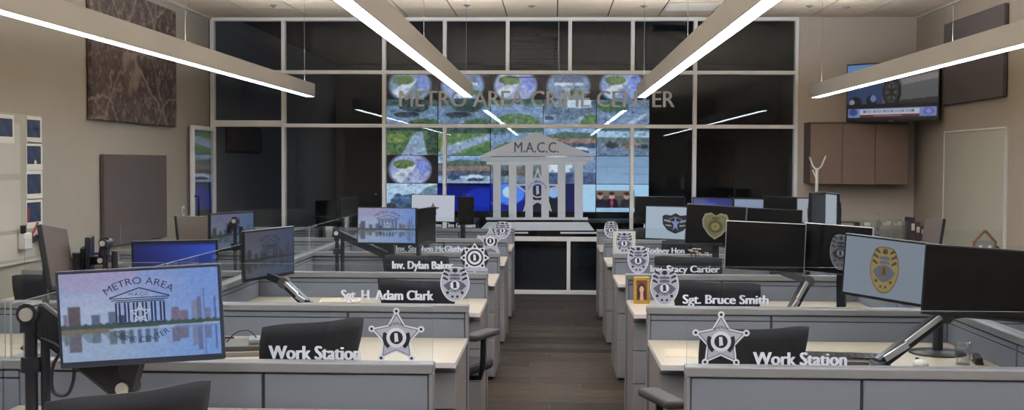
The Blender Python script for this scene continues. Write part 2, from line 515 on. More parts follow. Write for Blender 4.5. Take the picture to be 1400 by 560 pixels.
# ------------------------------------------------------------------ painted screens (picture content of displays)
class Cv:
    def __init__(s, w, h, c=(0, 0, 0)):
        s.w, s.h = w, h; s.a = np.zeros((h, w, 3)); s.a[:] = c
        ys, xs = np.mgrid[0:h, 0:w]; s.X = (xs + .5) / w; s.Y = (ys + .5) / h      # 0..1, y down

    def mask(s, mk, c, al=1.0): s.a[mk] = s.a[mk] * (1 - al) + np.asarray(c, float) * al
    def rect(s, x0, y0, x1, y1, c, al=1.0): s.mask((s.X >= x0) & (s.X <= x1) & (s.Y >= y0) & (s.Y <= y1), c, al)
    def oval(s, cx, cy, rx, ry, c, al=1.0): s.mask(((s.X - cx) / rx) ** 2 + ((s.Y - cy) / ry) ** 2 <= 1, c, al)

    def poly(s, pts, c, al=1.0):
        ins = np.zeros(s.X.shape, bool); n = len(pts)
        for i in range(n):
            (x0, y0), (x1, y1) = pts[i], pts[(i + 1) % n]
            if y0 == y1: continue
            ins ^= ((s.Y < y0) != (s.Y < y1)) & (s.X < (x1 - x0) * (s.Y - y0) / (y1 - y0) + x0)
        s.mask(ins, c, al)

    def grad(s, c0, c1, y0=0, y1=1, x=False):
        t = np.clip(((s.X if x else s.Y) - y0) / (y1 - y0), 0, 1)[..., None]
        mk = ((s.X if x else s.Y) >= y0) & ((s.X if x else s.Y) <= y1)
        g = np.asarray(c0, float) * (1 - t) + np.asarray(c1, float) * t
        s.a[mk] = g[mk]

    def noise(s, amp, y0=0, y1=1, k=3):
        h, w = s.h // k + 2, s.w // k + 2
        n = np.kron(rng.uniform(-amp, amp, (h, w)), np.ones((k, k)))[:s.h, :s.w, None]
        mk = ((s.Y >= y0) & (s.Y <= y1))[..., None]
        s.a = np.clip(s.a + n * mk, 0, 255)

    def blur(s, n=1):
        for _ in range(n):
            p = np.pad(s.a, ((1, 1), (1, 1), (0, 0)), 'edge')
            s.a = (p[1:-1, 1:-1] * 2 + p[:-2, 1:-1] + p[2:, 1:-1] + p[1:-1, :-2] + p[1:-1, 2:]) / 6
        return s


def screen_part(cv, wd, ht, parent, cx=0.0, cz=0.0, y=0.0, name='screen', gain=1.0):
    """display surface facing -y, its picture held per vertex and emitted"""
    h, w_ = cv.h, cv.w
    xs = np.linspace(-wd / 2, wd / 2, w_) + cx; zs = np.linspace(ht / 2, -ht / 2, h) + cz
    gx, gz = np.meshgrid(xs, zs)
    co = np.stack([gx, np.full_like(gx, y), gz], -1).reshape(-1, 3)
    i = np.arange(h * w_).reshape(h, w_)
    f = np.stack([i[1:, :-1], i[1:, 1:], i[:-1, 1:], i[:-1, :-1]], -1).reshape(-1, 4)
    me = bpy.data.meshes.new(name)
    me.vertices.add(len(co)); me.vertices.foreach_set('co', co.ravel())
    me.loops.add(f.size); me.loops.foreach_set('vertex_index', f.ravel())
    me.polygons.add(len(f)); me.polygons.foreach_set('loop_start', np.arange(0, f.size, 4)); me.polygons.foreach_set('loop_total', np.full(len(f), 4))
    me.update(calc_edges=True)
    at_ = me.attributes.new('col', 'FLOAT_COLOR', 'POINT')
    c = np.ones((len(co), 4)); c[:, :3] = lin(cv.a.reshape(-1, 3)) * gain
    at_.data.foreach_set('color', c.ravel())
    me.materials.append(M['screen'])
    o = bpy.data.objects.new(name, me); COL.objects.link(o); o.parent = parent
    return o


def paint_skyline(w, h, dim=1.0):
    c = Cv(w, h); c.grad((150, 160, 204), (172, 192, 226), 0, .62)
    t = np.clip((c.X - .3) / .6, 0, 1)[..., None]
    c.a = c.a * (1 - .8 * t) + np.array([112, 152, 226.]) * .8 * t
    c.oval(.2, .06, .28, .16, (182, 158, 194), .45); c.oval(.3, .3, .3, .06, (180, 188, 216), .5); c.oval(.16, .42, .2, .05, (186, 196, 220), .5); c.oval(.5, .15, .3, .06, (160, 172, 214), .4)
    c.blur(4)
    wat = c.Y > .655
    base = np.array([158, 180, 212.]) * (1 - t) + np.array([122, 160, 224.]) * t
    c.a[wat] = (base * np.ones_like(c.a))[wat]
    for x0, x1, y0, col in ((.02, .045, .46, (120, 122, 138)), (.05, .125, .38, (98, 88, 98)), (.19, .245, .48, (92, 108, 132)), (.3, .345, .45, (98, 112, 138)), (.36, .40, .5, (60, 78, 98)),
                            (.69, .74, .44, (116, 110, 138)), (.73, .80, .48, (122, 114, 140)), (.82, .855, .38, (132, 140, 172)), (.855, .885, .33, (104, 116, 152)), (.897, .905, .24, (92, 86, 140)), (.90, .94, .46, (116, 124, 164)), (.965, .975, .33, (84, 86, 134))):
        c.rect(x0, y0, x1, .61, col)
        c.rect(x0, .67, x1, .67 + (.61 - y0) * .95, np.array(col) * .9, .75)
    for k in range(5): c.rect(.37 + .052 * k, .67, .395 + .052 * k, .82, (64, 80, 100), .7)
    c.mask((c.Y > .595 - .02 * np.abs(np.sin(c.X * 70))) & (c.Y < .66 - .03 * c.X), (62, 84, 84))
    c.mask((c.Y > .63) & (c.Y < .68) & (c.X < .30), (122, 112, 100))
    c.mask((c.Y > .68) & (c.Y < .74 + .05 * np.sin(c.X * 44)) & (c.X < .45), (96, 114, 120), .6)
    c.mask((c.Y > .655 - .03 * c.X) & (c.Y < .675 - .03 * c.X) & (c.X > .3), (178, 198, 220), .9)
    c.noise(7); c.blur(1 if w > 150 else 2)
    c.a *= dim
    return c


def paint_plain(col, w=8, h=6):
    return Cv(w, h, col)


def paint_blue(w=48, h=28):
    c = Cv(w, h); c.grad((14, 20, 84), (40, 78, 186), 0, 1, x=True); c.a *= (0.8 + .35 * (1 - c.Y))[..., None]
    c.rect(0, .0, 1, .06, (16, 20, 60)); return c.blur(1)


def paint_fisheye(w=80, h=44, k=0):
    c = Cv(w, h, (38, 32, 36))
    cols = [(120, 140, 160), (128, 150, 190), (150, 160, 200), (120, 140, 170), (130, 150, 195)]
    c.oval(.47, .52, .42, .62, np.array(cols[k % 5]) * .75); c.oval(.47, .52, .38, .56, cols[k % 5])
    mk = ((c.X - .47) / .38) ** 2 + ((c.Y - .52) / .56) ** 2 <= 1
    sv = c.a.copy()
    if k % 2 == 0: c.poly([(.1, .75), (.5, .25), (.62, .3), (.3, 1)], (190, 200, 214)); c.oval(.35, .32, .2, .16, (92, 112, 70)); c.poly([(.55, .3), (.8, .1), (.9, .5), (.7, .7)], (112, 130, 208), .8)
    else: c.rect(.2, .12, .75, .42, (96, 104, 130)); c.rect(.2, .42, .75, .5, (196, 206, 220)); c.oval(.6, .75, .2, .1, (84, 110, 66)); c.rect(.4, .6, .5, .95, (190, 200, 220), .7)
    
    for _ in range(22):
        x, y = rng.uniform(.1, .85), rng.uniform(.05, 1); c.oval(x, y, rng.uniform(.01, .06), rng.uniform(.02, .07), np.clip(c.a[int(y * (c.h - 1)), int(x * (c.w - 1))] * rng.uniform(.5, 1.4), 0, 230), .7)
    c.noise(22, k=3); c.a = np.clip(c.a * (1.05, 1.06, 1.06) + 6, 0, 255); c.a[~mk] = sv[~mk]
    return c.blur(1)


def paint_scene(kind, w=80, h=44):
    c = Cv(w, h, (120, 136, 160))
    if kind == 'roadtrees':
        c.grad((92, 122, 152), (122, 140, 164)); c.rect(0, 0, 1, .25, (46, 70, 62)); c.oval(.55, .2, .3, .3, (40, 56, 50)); c.poly([(0, .9), (.3, .4), (1, .55), (1, 1), (0, 1)], (110, 130, 156)); c.oval(.4, .55, .25, .1, (34, 40, 46)); c.oval(.75, .85, .3, .16, (60, 86, 48))
    elif kind == 'greenroad':
        c.a[:] = (74, 100, 52); c.poly([(.3, 1), (.55, .2), (.7, .15), (.8, 1)], (150, 168, 190)); c.rect(0, 0, 1, .14, (34, 52, 40)); c.oval(.2, .4, .2, .2, (108, 128, 60)); c.oval(.9, .5, .12, .5, (46, 62, 44))
    elif kind == 'lawn':
        c.grad((118, 146, 186), (136, 156, 188)); c.oval(.5, .95, .48, .45, (86, 114, 62)); c.rect(0, 0, 1, .18, (62, 92, 74)); c.rect(.46, .5, .5, 1, (150, 176, 190), .6)
    elif kind == 'diag':
        c.a[:] = (92, 122, 64); c.poly([(0, .95), (.1, .7), (1, .2), (1, .45), (.2, 1)], (148, 166, 190)); c.rect(0, 0, 1, .2, (44, 66, 54)); c.rect(.12, .1, .16, .9, (170, 180, 190)); c.poly([(.4, 1), (.95, .55), (1, 1)], (66, 108, 46))
    elif kind == 'building':
        c.grad((64, 80, 92), (120, 142, 170)); c.rect(.1, .05, .8, .4, (104, 122, 140)); c.rect(.45, 0, .9, .3, (214, 228, 246)); c.rect(0, .55, .22, .8, (170, 182, 200)); c.rect(.03, .6, .2, .72, (50, 60, 96)); c.poly([(.3, 1), (.9, .5), (1, .6), (1, 1)], (90, 116, 62)); c.poly([(.35, 1), (.7, .6), (.78, .6), (.6, 1)], (156, 172, 196))
    elif kind == 'parking':
        c.grad((88, 112, 148), (140, 156, 184)); c.oval(.3, .25, .3, .2, (64, 96, 56)); c.rect(0, .5, 1, 1, (116, 134, 166)); c.poly([(.5, .9), (.9, .5), (.95, .55), (.6, 1)], (188, 202, 220)); c.rect(.3, .35, .6, .42, (60, 70, 90))
    elif kind == 'cars':
        c.a[:] = (96, 106, 104); c.rect(0, .12, 1, .34, (176, 206, 232)); c.rect(0, 0, 1, .12, (60, 84, 90)); c.rect(0, .55, 1, 1, (104, 122, 146)); c.oval(.3, .62, .12, .1, (40, 44, 50)); c.oval(.62, .6, .16, .12, (112, 92, 70)); c.oval(.88, .66, .1, .1, (44, 58, 52))
    elif kind == 'street':
        c.grad((150, 180, 222), (110, 132, 164)); c.poly([(0, .3), (.4, .14), (1, .2), (1, .4), (0, .44)], (70, 92, 76)); c.rect(.02, .38, 1, .55, (150, 108, 92)); c.rect(0, .55, 1, .72, (58, 74, 96)); c.rect(0, .72, 1, 1, (150, 172, 208)); c.oval(.3, .78, .12, .1, (46, 60, 88)); c.oval(.7, .8, .18, .12, (224, 234, 248)); c.oval(.72, .86, .16, .06, (30, 40, 80))
    elif kind == 'pale':
        c.grad((128, 156, 186), (146, 170, 202)); c.rect(0, .35, 1, .42, (116, 140, 168), .5); c.rect(.5, .62, 1, .66, (110, 132, 160), .5)
    elif kind == 'glare':
        c.a[:] = (116, 140, 176); c.oval(.25, .35, .3, .4, (226, 238, 255)); c.rect(0, .6, 1, 1, (60, 80, 120)); c.oval(.25, .35, .12, .2, (255, 255, 255))
    elif kind == 'tent':
        c.a[:] = (196, 218, 250); c.poly([(.05, 1), (.1, .6), (.22, .35), (.35, .42), (.55, .36), (.6, .7), (.9, 1)], (58, 84, 116)); c.poly([(.5, .6), (.8, .12), (1, .05), (1, .7)], (108, 134, 150)); c.rect(.15, .5, .55, .56, (90, 120, 160)); c.oval(.1, .9, .12, .2, (24, 36, 40)); c.oval(.55, .95, .2, .2, (30, 40, 44))
    elif kind == 'deepblue':
        c.grad((10, 20, 104), (14, 34, 150)); c.rect(0, 0, 1, .08, (8, 10, 40)); c.oval(.85, .5, .3, .35, (24, 52, 186), .7)
    elif kind == 'bluelight':
        c.grad((20, 44, 170), (10, 24, 110)); c.oval(.35, .35, .3, .4, (80, 130, 240)); c.oval(.35, .3, .12, .2, (190, 214, 255)); c.rect(.75, .1, 1, 1, (14, 20, 46)); c.rect(0, .65, .3, .72, (60, 100, 200))
    elif kind == 'halfnews':
        c.a[:] = (12, 22, 80); c.rect(.0, 0, .45, 1, (16, 22, 40)); c.oval(.2, .3, .12, .2, (140, 180, 250)); c.rect(.74, 0, 1, 1, (176, 208, 248))
    elif kind == 'news':
        c.a[:] = (172, 208, 250); c.rect(0, .22, .72, .84, (92, 80, 74)); c.rect(0, .22, .72, .4, (128, 104, 92))
        for x, s, f in ((.08, (30, 30, 44), (196, 150, 132)), (.3, (26, 28, 46), (206, 160, 142)), (.58, (46, 42, 50), (190, 150, 130))):
            c.poly([(x - .14, .84), (x - .1, .56), (x, .5), (x + .1, .56), (x + .14, .84)], s); c.oval(x, .42, .055, .12, f); c.mask(((c.X - x) / .055) ** 2 + ((c.Y - .34) / .06) ** 2 <= 1, (50, 40, 38))
        c.poly([(.27, .56), (.33, .56), (.31, .84), (.29, .84)], (196, 60, 80)); c.rect(.1, .9, .6, .94, (120, 150, 190))
    if kind not in ('deepblue', 'pale', 'bluelight', 'news', 'halfnews'):
        for _ in range(60):
            g = rng.uniform(.45, 1.5); x, y = rng.uniform(0, 1), rng.uniform(0, 1)
            src = c.a[int(y * (c.h - 1)), int(x * (c.w - 1))] * g
            c.oval(x, y, rng.uniform(.008, .05), rng.uniform(.012, .045), np.clip(src, 0, 235), .8)
        c.noise(20, k=4); c.noise(22, k=2); c.noise(20, k=1)
        c.a = c.a * .82 + np.array((134, 146, 168.)) * .18
    else: c.noise(6, k=2)
    c.a = np.clip(c.a * (1.0, 1.04, 1.06) + 6, 0, 255)
    return c.blur(1)


def paint_tv(w=112, h=64):
    c = Cv(w, h, (36, 38, 44)); c.grad((96, 142, 204), (140, 176, 220), 0, .35)
    c.rect(.4, 0, 1, .75, (50, 50, 52)); c.poly([(0, .3), (.4, .2), (.42, .8), (0, .8)], (52, 70, 112))
    c.poly([(.40, .72), (.40, .32), (.55, .12), (.8, .08), (1, .12), (1, .62), (.62, .66)], (96, 98, 100)); c.poly([(.6, .30), (1, .2), (1, .3), (.62, .4)], (134, 134, 132))
    c.oval(.505, .50, .105, .27, (20, 20, 24)); c.oval(.50, .52, .07, .19, (62, 64, 70)); c.oval(.50, .52, .055, .15, (28, 28, 32))
    for a in range(0, 360, 60):
        c.oval(.5 + .04 * math.cos(math.radians(a)), .52 + .11 * math.sin(math.radians(a)), .014, .03, (86, 88, 94))
    c.oval(.1, .68, .07, .1, (22, 24, 30)); c.oval(.28, .66, .06, .1, (22, 24, 30)); c.oval(.06, .68, .03, .05, (150, 156, 170)); c.oval(.3, .62, .03, .06, (110, 140, 200))
    c.rect(.0, .72, 1, .79, (16, 16, 20))
    c.rect(.02, .80, .98, .95, (128, 148, 206)); c.rect(.15, .81, .80, .90, (206, 214, 232)); c.oval(.075, .86, .05, .06, (64, 80, 150)); c.oval(.90, .87, .055, .06, (88, 96, 196)); c.oval(.90, .87, .03, .035, (150, 160, 226))
    for k in range(30): c.rect(.17 + k * .0195, .835, .17 + k * .0195 + .012, .875, (70, 80, 112), .75 if k % 6 else .2)
    c.rect(.15, .905, .80, .95, (110, 42, 50)); c.rect(.3, .915, .62, .94, (206, 190, 196), .6); c.rect(0, .95, 1, 1, (20, 20, 26))
    return c


# ================================================================== the setting
YW = 14.03                 # face of the glazed wall
XL, XR, ZC = -4.30, 4.39, 3.42

fl = struct('floor', 'grey brown vinyl plank floor running down the aisle', 'floor')
MB().box(XL - .1, XR + .1, -3.0, YW + .1, -.12, -.003).build('slab', M['subfloor'], fl)
pm = {}
y = 4.5
while y < 13.95:
    d = min(.225, 13.98 - y)
    x = -1.55 - random.random() * 1.1
    while x < 1.45:
        ln = 1.22
        a, b = max(x, -1.5), min(x + ln, 1.5)
        if b - a > .05:
            key = (round(b - a, 2), round(d, 3))
            if key not in pm:
                o = MB().box(0, b - a - .003, 0, d - .003, -.006, 0).build('plank', M['plank'], fl, bevel=.001); pm[key] = o.data
            else:
                o = bpy.data.objects.new('plank', pm[key]); COL.objects.link(o); o.parent = fl
            o.location = (a, y, 0)
        x += ln
    y += .225

ce = struct('ceiling', 'pale suspended ceiling of square tiles', 'ceiling')
MB().box(XL - .1, XR + .1, -3.0, YW + .2, ZC, ZC + .1).build('slab', M['tile'], ce)
g = MB()
xs = [.032 + .613 * k for k in range(-8, 9)]
ys = [13.78 - .613 * k for k in range(0, 9)]
tile = MB().box(0, .600, 0, .600, -.008, 0).build('tile', M['tile'], ce, bevel=.003)
first = True
for xx in [xs[0] - .613 + .0] + xs:
    for yy in ys:
        x0, x1 = max(xx, XL), min(xx + .613, XR)
        y1 = yy + .613 if yy > 13.7 else yy + .613
        y1 = min(y1, YW)
        if x1 - x0 < .06: continue
        if x1 - x0 > .6 and y1 - yy > .6:
            o = tile if first else bpy.data.objects.new('tile', tile.data)
            if not first: COL.objects.link(o); o.parent = ce
            first = False
            o.location = (xx + .0065, yy + .0065, ZC)
        else:
            o = MB().box(0, x1 - x0 - .013, 0, y1 - yy - .013, -.008, 0).build('tile', M['tile'], ce)
            o.location = (x0 + .0065, yy + .0065, ZC)
for xx in xs: g.box(xx - .006, xx + .007, 8.2, YW, ZC - .003, ZC - .0005)
for yy in ys: g.box(XL, XR, yy - .006, yy + .007, ZC - .003, ZC - .0005)
g.build('ceiling_grid', M['gap'], ce)

wl = struct('wall_left', 'beige side wall with panels and a poster board', 'wall')
MB().box(XL - .12, XL, -3.0, YW, 0, ZC).build('plaster', M['wall'], wl)
wr = struct('wall_right', 'tan side wall beside the wall cupboards', 'wall')
MB().box(XR, XR + .12, -3.0, YW, 0, ZC).build('plaster', M['wallr'], wr)
wf = struct('wall_far', 'pale wall beside the glazed wall', 'wall')
MB().box(2.985, XR + .1, YW - .03, YW + .12, 0, ZC).build('plaster', M['wallb'], wf)
wn = struct('wall_near', 'beige wall behind the camera', 'wall')
MB().box(XL - .1, XR + .1, -3.1, -3.0, 0, ZC).build('plaster', M['wall'], wn)
tr = struct('trim_1', 'pale angle strip where ceiling meets left wall', 'trim')
MB().box(XL, XL + .05, -3, YW - .05, ZC - .035, ZC - .009).build('strip', M['wallb'], tr)
tr = struct('trim_2', 'pale angle strip where ceiling meets right wall', 'trim')
MB().box(XR - .02, XR, -3, YW - .05, ZC - .03, ZC - .009).build('strip', M['grid'], tr)
for nm, x0, x1 in (('left', XL, XL + .012), ('right', XR - .012, XR)):
    o = MB().box(x0, x1, -3, YW - .06, 0, .1).build('baseboard_' + nm, M['core']); tag(o, 'dark rubber baseboard along the %s wall' % ('poster board' if nm == 'left' else 'cupboard'), 'baseboard', kind='structure')

# glazed wall
win = struct('window_1', 'aluminium framed glass wall in front of the video wall room', 'window')
FT, FB = .045, .10          # face width and depth of the frame members
V = [-4.262, -3.368, -2.110, -1.356, -.578, .191, .960, 1.727, 2.960]
ZR = [(3.372, 3.42), (2.716, 2.762), (2.056, 2.102), (.658, .712), (0.0, .046)]


def mull(x, z0, z1): MB().box(x - FT / 2, x + FT / 2, YW - .02, YW + FB - .02, z0, z1).build('mullion', M['alu'], win, bevel=.003)


def rail(x0, x1, z0, z1): MB().box(x0, x1, YW - .018, YW + FB - .022, z0, z1).build('rail', M['alu'], win, bevel=.003)


mull(V[0], 0, 3.42); mull(V[8], 0, 3.42)
for x in (V[1], V[2], V[7]): mull(x, 0, 3.38)
for x in (V[3], V[4], V[5], V[6]): mull(x, 2.74, 3.38)
for x in (V[3], V[6]): mull(x, 0, 2.07)
mull(.188, 0, .67)
for z0, z1 in ZR[:2]: rail(V[0], V[8], z0, z1)
rail(V[1], V[8], *ZR[2]); rail(V[0], V[1], 2.062, 2.14)
rail(V[1], V[8], *ZR[3]); rail(V[1], V[8], *ZR[4])


def pane(x0, x1, z0, z1): return MB().box(x0 + .01, x1 - .01, YW + .026, YW + .034, z0, z1).build('pane', M['wglass'], win)


for a, b in zip(V[:-1], V[1:]): pane(a, b, 2.75, 3.39)
name_pane = None
for a, b in ((V[0], V[1]), (V[1], V[2]), (V[2], V[7]), (V[7], V[8])):
    o = pane(a, b, 2.09, 2.73)
    if a == V[2]: name_pane = o
for a, b in ((V[1], V[2]), (V[2], V[3]), (V[3], V[6]), (V[6], V[7]), (V[7], V[8])):
    o = pane(a, b, .70, 2.07)
    if a == V[3]: logo_pane = o
for a, b in ((V[1], V[2]), (V[2], V[3]), (V[3], .188), (.188, V[6]), (V[6], V[7]), (V[7], V[8])): pane(a, b, .04, .67)

# lettering and court house emblem on the glass
mb = MB(); put_text(mb, 'METRO AREA CRIME CENTER', -1.925, 1.484, 2.318, .195, YW + .0245, 0, .018)
mb.build('lettering', M['vinyl'], name_pane)
mb = MB(); yv = YW + .0245
P = lambda px, py: (at(px, py, YW).x, at(px, py, YW).z)
mb.flat([P(733, 180), P(655, 213), P(813, 213)], yv)
mb.flat([P(657, 214.5), P(812, 214.5), P(812, 220), P(657, 220)], yv - .001)
mb.flat([P(665, 220.5), P(803, 220.5), P(803, 225), P(665, 225)], yv)
for x0, x1 in ((674, 684.5), (695.5, 706), (718, 728.5), (740, 750.5), (762.5, 773), (785.5, 797)):
    mb.flat([P(x0, 225), P(x1, 225), P(x1, 297), P(x0, 297)], yv)
mb.flat([P(664, 297), P(804, 297), P(804, 300.5), P(664, 300.5)], yv - .001)
mb.flat([P(666, 303.5), P(804, 303.5), P(813, 315), P(655, 315)], yv)
mb.flat([P(650, 317), P(722, 317), P(722, 319.2), P(650, 319.2)], yv); mb.flat([P(766, 317), P(826, 317), P(826, 319.4), P(766, 319.4)], yv)
em = mb.build('court_house_emblem', M['vinyl'], logo_pane)
mb = MB(); a, b = P(703, 208), P(764, 208); put_text(mb, 'M.A.C.C.', a[0], b[0], a[1], .125, yv - .002, 0, .006)
mb.build('lettering', M['sgrey'], em)
mb = MB(); cx, cz = P(735, 260)
sp = star_pts(cx, cz - .02, .31, .125); si = star_pts(cx, cz - .02, .245, .095)
mb.add([(x, yv - .003, z) for x, z in sp] + [(x, yv - .003, z) for x, z in si], [(i, (i + 1) % 10, 10 + (i + 1) % 10, 10 + i) for i in range(10)], 0)
ring(mb, cx, cz, .155, .155, .03, yv - .004, 0); ring(mb, cx, cz, .095, .095, .018, yv - .004, 0)
mb.flat([(cx + px * .035, cz + pz * .055) for px, pz in STATE], yv - .004, 0)
arc_text(mb, 'STATE OF ALABAMA', cx, cz, .098, .098, 170, 10, .022, yv - .0045, 1)
mb.build('star_seal', [M['vinyl'], M['sgrey']], em)

# open glass door at the left end
dr = struct('door_1', 'glazed aluminium door standing open along the left wall', 'door', (-4.232, YW - .03, 0), 0)
DL = .88
f = MB()
f.box(-.022, .022, -DL, -DL + .05, .01, 2.05); f.box(-.022, .022, -.05, 0, .01, 2.05); f.box(-.022, .022, -DL + .05, -.05, 2.0, 2.05); f.box(-.022, .022, -DL + .05, -.05, .01, .22)
f.build('door_frame', M['alu'], dr, bevel=.003)
MB().box(-.004, .004, -DL + .05, -.05, .22, 2.0).build('pane', M['wglass'], dr)
h = MB(); h.tube([(.022, -DL + .03, .98), (.07, -DL + .03, .98), (.07, -DL + .03, 1.22), (.022, -DL + .03, 1.22)], .011); h.build('door_handle', M['arm'], dr)

# video wall room beyond the glass
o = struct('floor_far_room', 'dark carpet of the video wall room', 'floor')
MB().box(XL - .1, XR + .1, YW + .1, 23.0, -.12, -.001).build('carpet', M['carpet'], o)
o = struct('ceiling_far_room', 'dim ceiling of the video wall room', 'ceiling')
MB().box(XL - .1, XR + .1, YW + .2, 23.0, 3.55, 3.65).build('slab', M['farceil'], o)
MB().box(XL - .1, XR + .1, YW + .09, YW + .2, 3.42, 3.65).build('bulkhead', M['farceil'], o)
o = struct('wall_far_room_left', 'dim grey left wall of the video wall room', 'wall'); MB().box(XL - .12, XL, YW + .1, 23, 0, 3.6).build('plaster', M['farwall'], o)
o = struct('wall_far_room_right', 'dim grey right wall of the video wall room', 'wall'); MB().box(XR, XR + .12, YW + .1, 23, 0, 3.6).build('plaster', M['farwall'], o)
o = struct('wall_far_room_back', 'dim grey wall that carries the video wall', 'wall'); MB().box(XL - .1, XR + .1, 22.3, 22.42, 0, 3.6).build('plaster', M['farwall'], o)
for n, (x0, x1, lab) in enumerate(((-4.12, -3.42, 'dark door on the far wall left of the video wall'), (2.6, 3.5, 'dark door on the far wall right of the video wall'))):
    dd = struct('door_%d' % (n + 2), lab, 'door', (x0, 22.3, 0))
    MB().box(0, x1 - x0, -.05, 0, 0, 2.1).build('door_leaf', M['door'], dd, bevel=.004)
    q = MB(); q.box(-.06, 0, -.07, 0, 0, 2.16); q.box(x1 - x0, x1 - x0 + .06, -.07, 0, 0, 2.16); q.box(0, x1 - x0, -.07, 0, 2.1, 2.16); q.build('door_frame', M['farwall'], dd)
    MB().cyl((x1 - x0 - .08, -.05, 1.0), (x1 - x0 - .08, -.11, 1.0), .02).build('door_knob', M['chrome'], dd)
t = thing('wall_panel', 'dark rectangular panel on left wall of the video wall room', 'panel', (XL, 15.6, 1.93))
MB().box(0, .04, -.85, .85, -.16, .16).build('panel_face', M['acou'], t, bevel=.01); MB().box(-.0, .008, -.88, .88, -.19, .19).build('backing', M['core'], t)

# video wall screens
KIND = [['f0', 'f1', 'f2', 'f3', 'f4'],
        ['roadtrees', 'roadtrees', 'lawn', 'building', 'parking'],
        ['greenroad', 'diag', 'lawn', 'street', 'cars'],
        ['f2', 'street', 'cars', 'glare', 'pale'],
        ['tent', 'deepblue', 'bluelight', 'halfnews', 'news']]
DESC = [['round fisheye street view', 'round fisheye rooftop view', 'round fisheye view with a green patch', 'round fisheye view of a building', 'round fisheye view of a car park'],
        ['tree lined road', 'road with dark trees', 'round green lawn', 'white building and van', 'car park and road'],
        ['road through green verge', 'diagonal road and grass', 'lawn behind the roof of the emblem', 'street behind the emblem', 'row of parked cars'],
        ['pale fisheye roundabout', 'red roof and parked cars', 'dark car park', 'bright white glare', 'plain pale blue picture'],
        ['white sky over dark houses', 'deep blue picture', 'blue picture with bright light', 'blue picture fading to pale', 'news picture of people in suits']]
ROWN = ['top row', 'second row', 'middle row', 'fourth row', 'bottom row']; COLN = ['first column', 'second column', 'third column', 'fourth column', 'fifth column']
SW, SH = 1.024, .544
for r in range(5):
    for c in range(5):
        t = thing('video_wall_screen', 'video wall screen showing %s, %s, %s' % (DESC[r][c], ROWN[r], COLN[c]), 'screen', (-3.28 + SW * (c + .5), 22.0, 3.40 - SH * (r + .5)), 0, 'video wall screens')
        MB().box(-SW / 2 + .001, SW / 2 - .001, 0, .3, -SH / 2 + .001, SH / 2 - .001).build('casing', M['tvblk'], t)
        k = KIND[r][c]
        cv = paint_fisheye(k=int(k[1])) if k[0] == 'f' and k[1].isdigit() else paint_scene(k)
        screen_part(cv, SW - .014, SH - .012, t, y=-.004, gain=1.22)
t = thing('video_wall_stand', 'dark plinth carrying the video wall', 'plinth', (-.72, 22.1, 0))
MB().box(-2.56, 2.56, -.1, .2, 0, .678).build('body', M['tvblk'], t, bevel=.01); MB().box(-2.5, 2.5, -.115, -.1, .1, .6).build('front_panel', M['core'], t)
# operator consoles in the dark room
for (x, yy, lab) in ((-2.3, 18.0, 'dark operator console beyond the glass, left of the aisle'), (1.4, 18.0, 'dark operator console beyond the glass, right of the aisle')):
    t = thing('operator_console', lab, 'desk', (x, yy, 0), 0, 'operator consoles in the dark room')
    MB().box(-1.1, 1.1, -.4, .4, .70, .735).build('desktop', M['taupe'], t, bevel=.004)
    for s in (-1, 1): MB().box(s * 1.06 - .03, s * 1.06 + .03, -.36, .36, 0, .70).build('leg', M['core'], t)
    MB().box(-1.03, 1.03, .30, .33, .25, .70).build('back_panel', M['core'], t)
# louvre blind high up in the dark room
t = thing('louvre_blind', 'dark slatted blind hanging high in the video wall room', 'blind', (at(735, 62, 17).x, 17.0, 2.9))
MB().box(-.5, .34, -.03, .03, .56, .6).build('head_rail', M['core'], t)
for k in range(11): MB().box(-.48, .32, -.025, .025, -.0 + k * .05, .008 + k * .05).build('slat', M['farwall'], t)
for s in (-.4, .25): MB().box(s - .004, s + .004, -.004, .004, 0, .56).build('ladder_cord', M['core'], t)
MB().cyl((0, 0, .6), (0, 0, .65), .01).build('hanger', M['core'], t)
cv = MB(); p = at(764, 30, 15.0); cv.tube([(p.x, 15, 3.55), (p.x, 15, 3.1), (p.x + .004, 15, 2.9), (p.x + .02, 15, 2.79)], .009)
tag(cv.build('hanging_cable', M['white']), 'white cable hanging from ceiling behind the top panes', 'cable')

# ================================================================== ceiling fittings
LAMPS = [(-2.72, 'leftmost linear pendant light above the poster board side', -1), (-.955, 'linear pendant light just left of the aisle', -1), (.965, 'linear pendant light just right of the aisle', 1), (2.86, 'rightmost linear pendant light crossing in front of the television', 1)]
for x, lab, s in LAMPS:
    y0, y1 = -1.6, 12.6
    t = thing('pendant_light', lab, 'light', (x, 0, 2.35), 0, 'linear pendant lights')
    wd, ht = .10, .145
    b = MB(); b.box(-wd / 2, -wd / 2 + .008, y0, y1, 0, ht); b.box(wd / 2 - .008, wd / 2, y0, y1, 0, ht); b.box(-wd / 2 + .008, wd / 2 - .008, y0, y1, ht - .012, ht - .006)
    b.build('housing', M['housing'], t)
    for yy in (y0, y1): MB().box(-wd / 2, wd / 2, yy - .006, yy + .006, -.001, ht).build('end_cap', M['housing'], t, bevel=.002)
    MB().box(-wd / 2 + .008, wd / 2 - .008, y0 + .006, y1 - .006, .002, .010).build('diffuser', M['lampd'], t)
    MB().box(-wd / 2 + .015, wd / 2 - .015, y0 + .01, y1 - .01, ht - .005, ht - .001).build('uplight_slot', M['lampu'], t)
    for yy in (0.4, 4.2, 8.3, 12.3): MB().cyl((0, yy, ht - .006), (0, yy, ZC - 2.35), .0014, n=6).build('suspension_cable', M['taupe'], t)
sp = [(374, 7), (638, 7), (727, 8), (880, 8), (1107, 8), (1157, 10)]
where = ['above the left glass bays', 'left of the middle of the ceiling', 'over the middle of the glass wall', 'left of the air vent', 'above the right end of the glass wall', 'above the television wall']
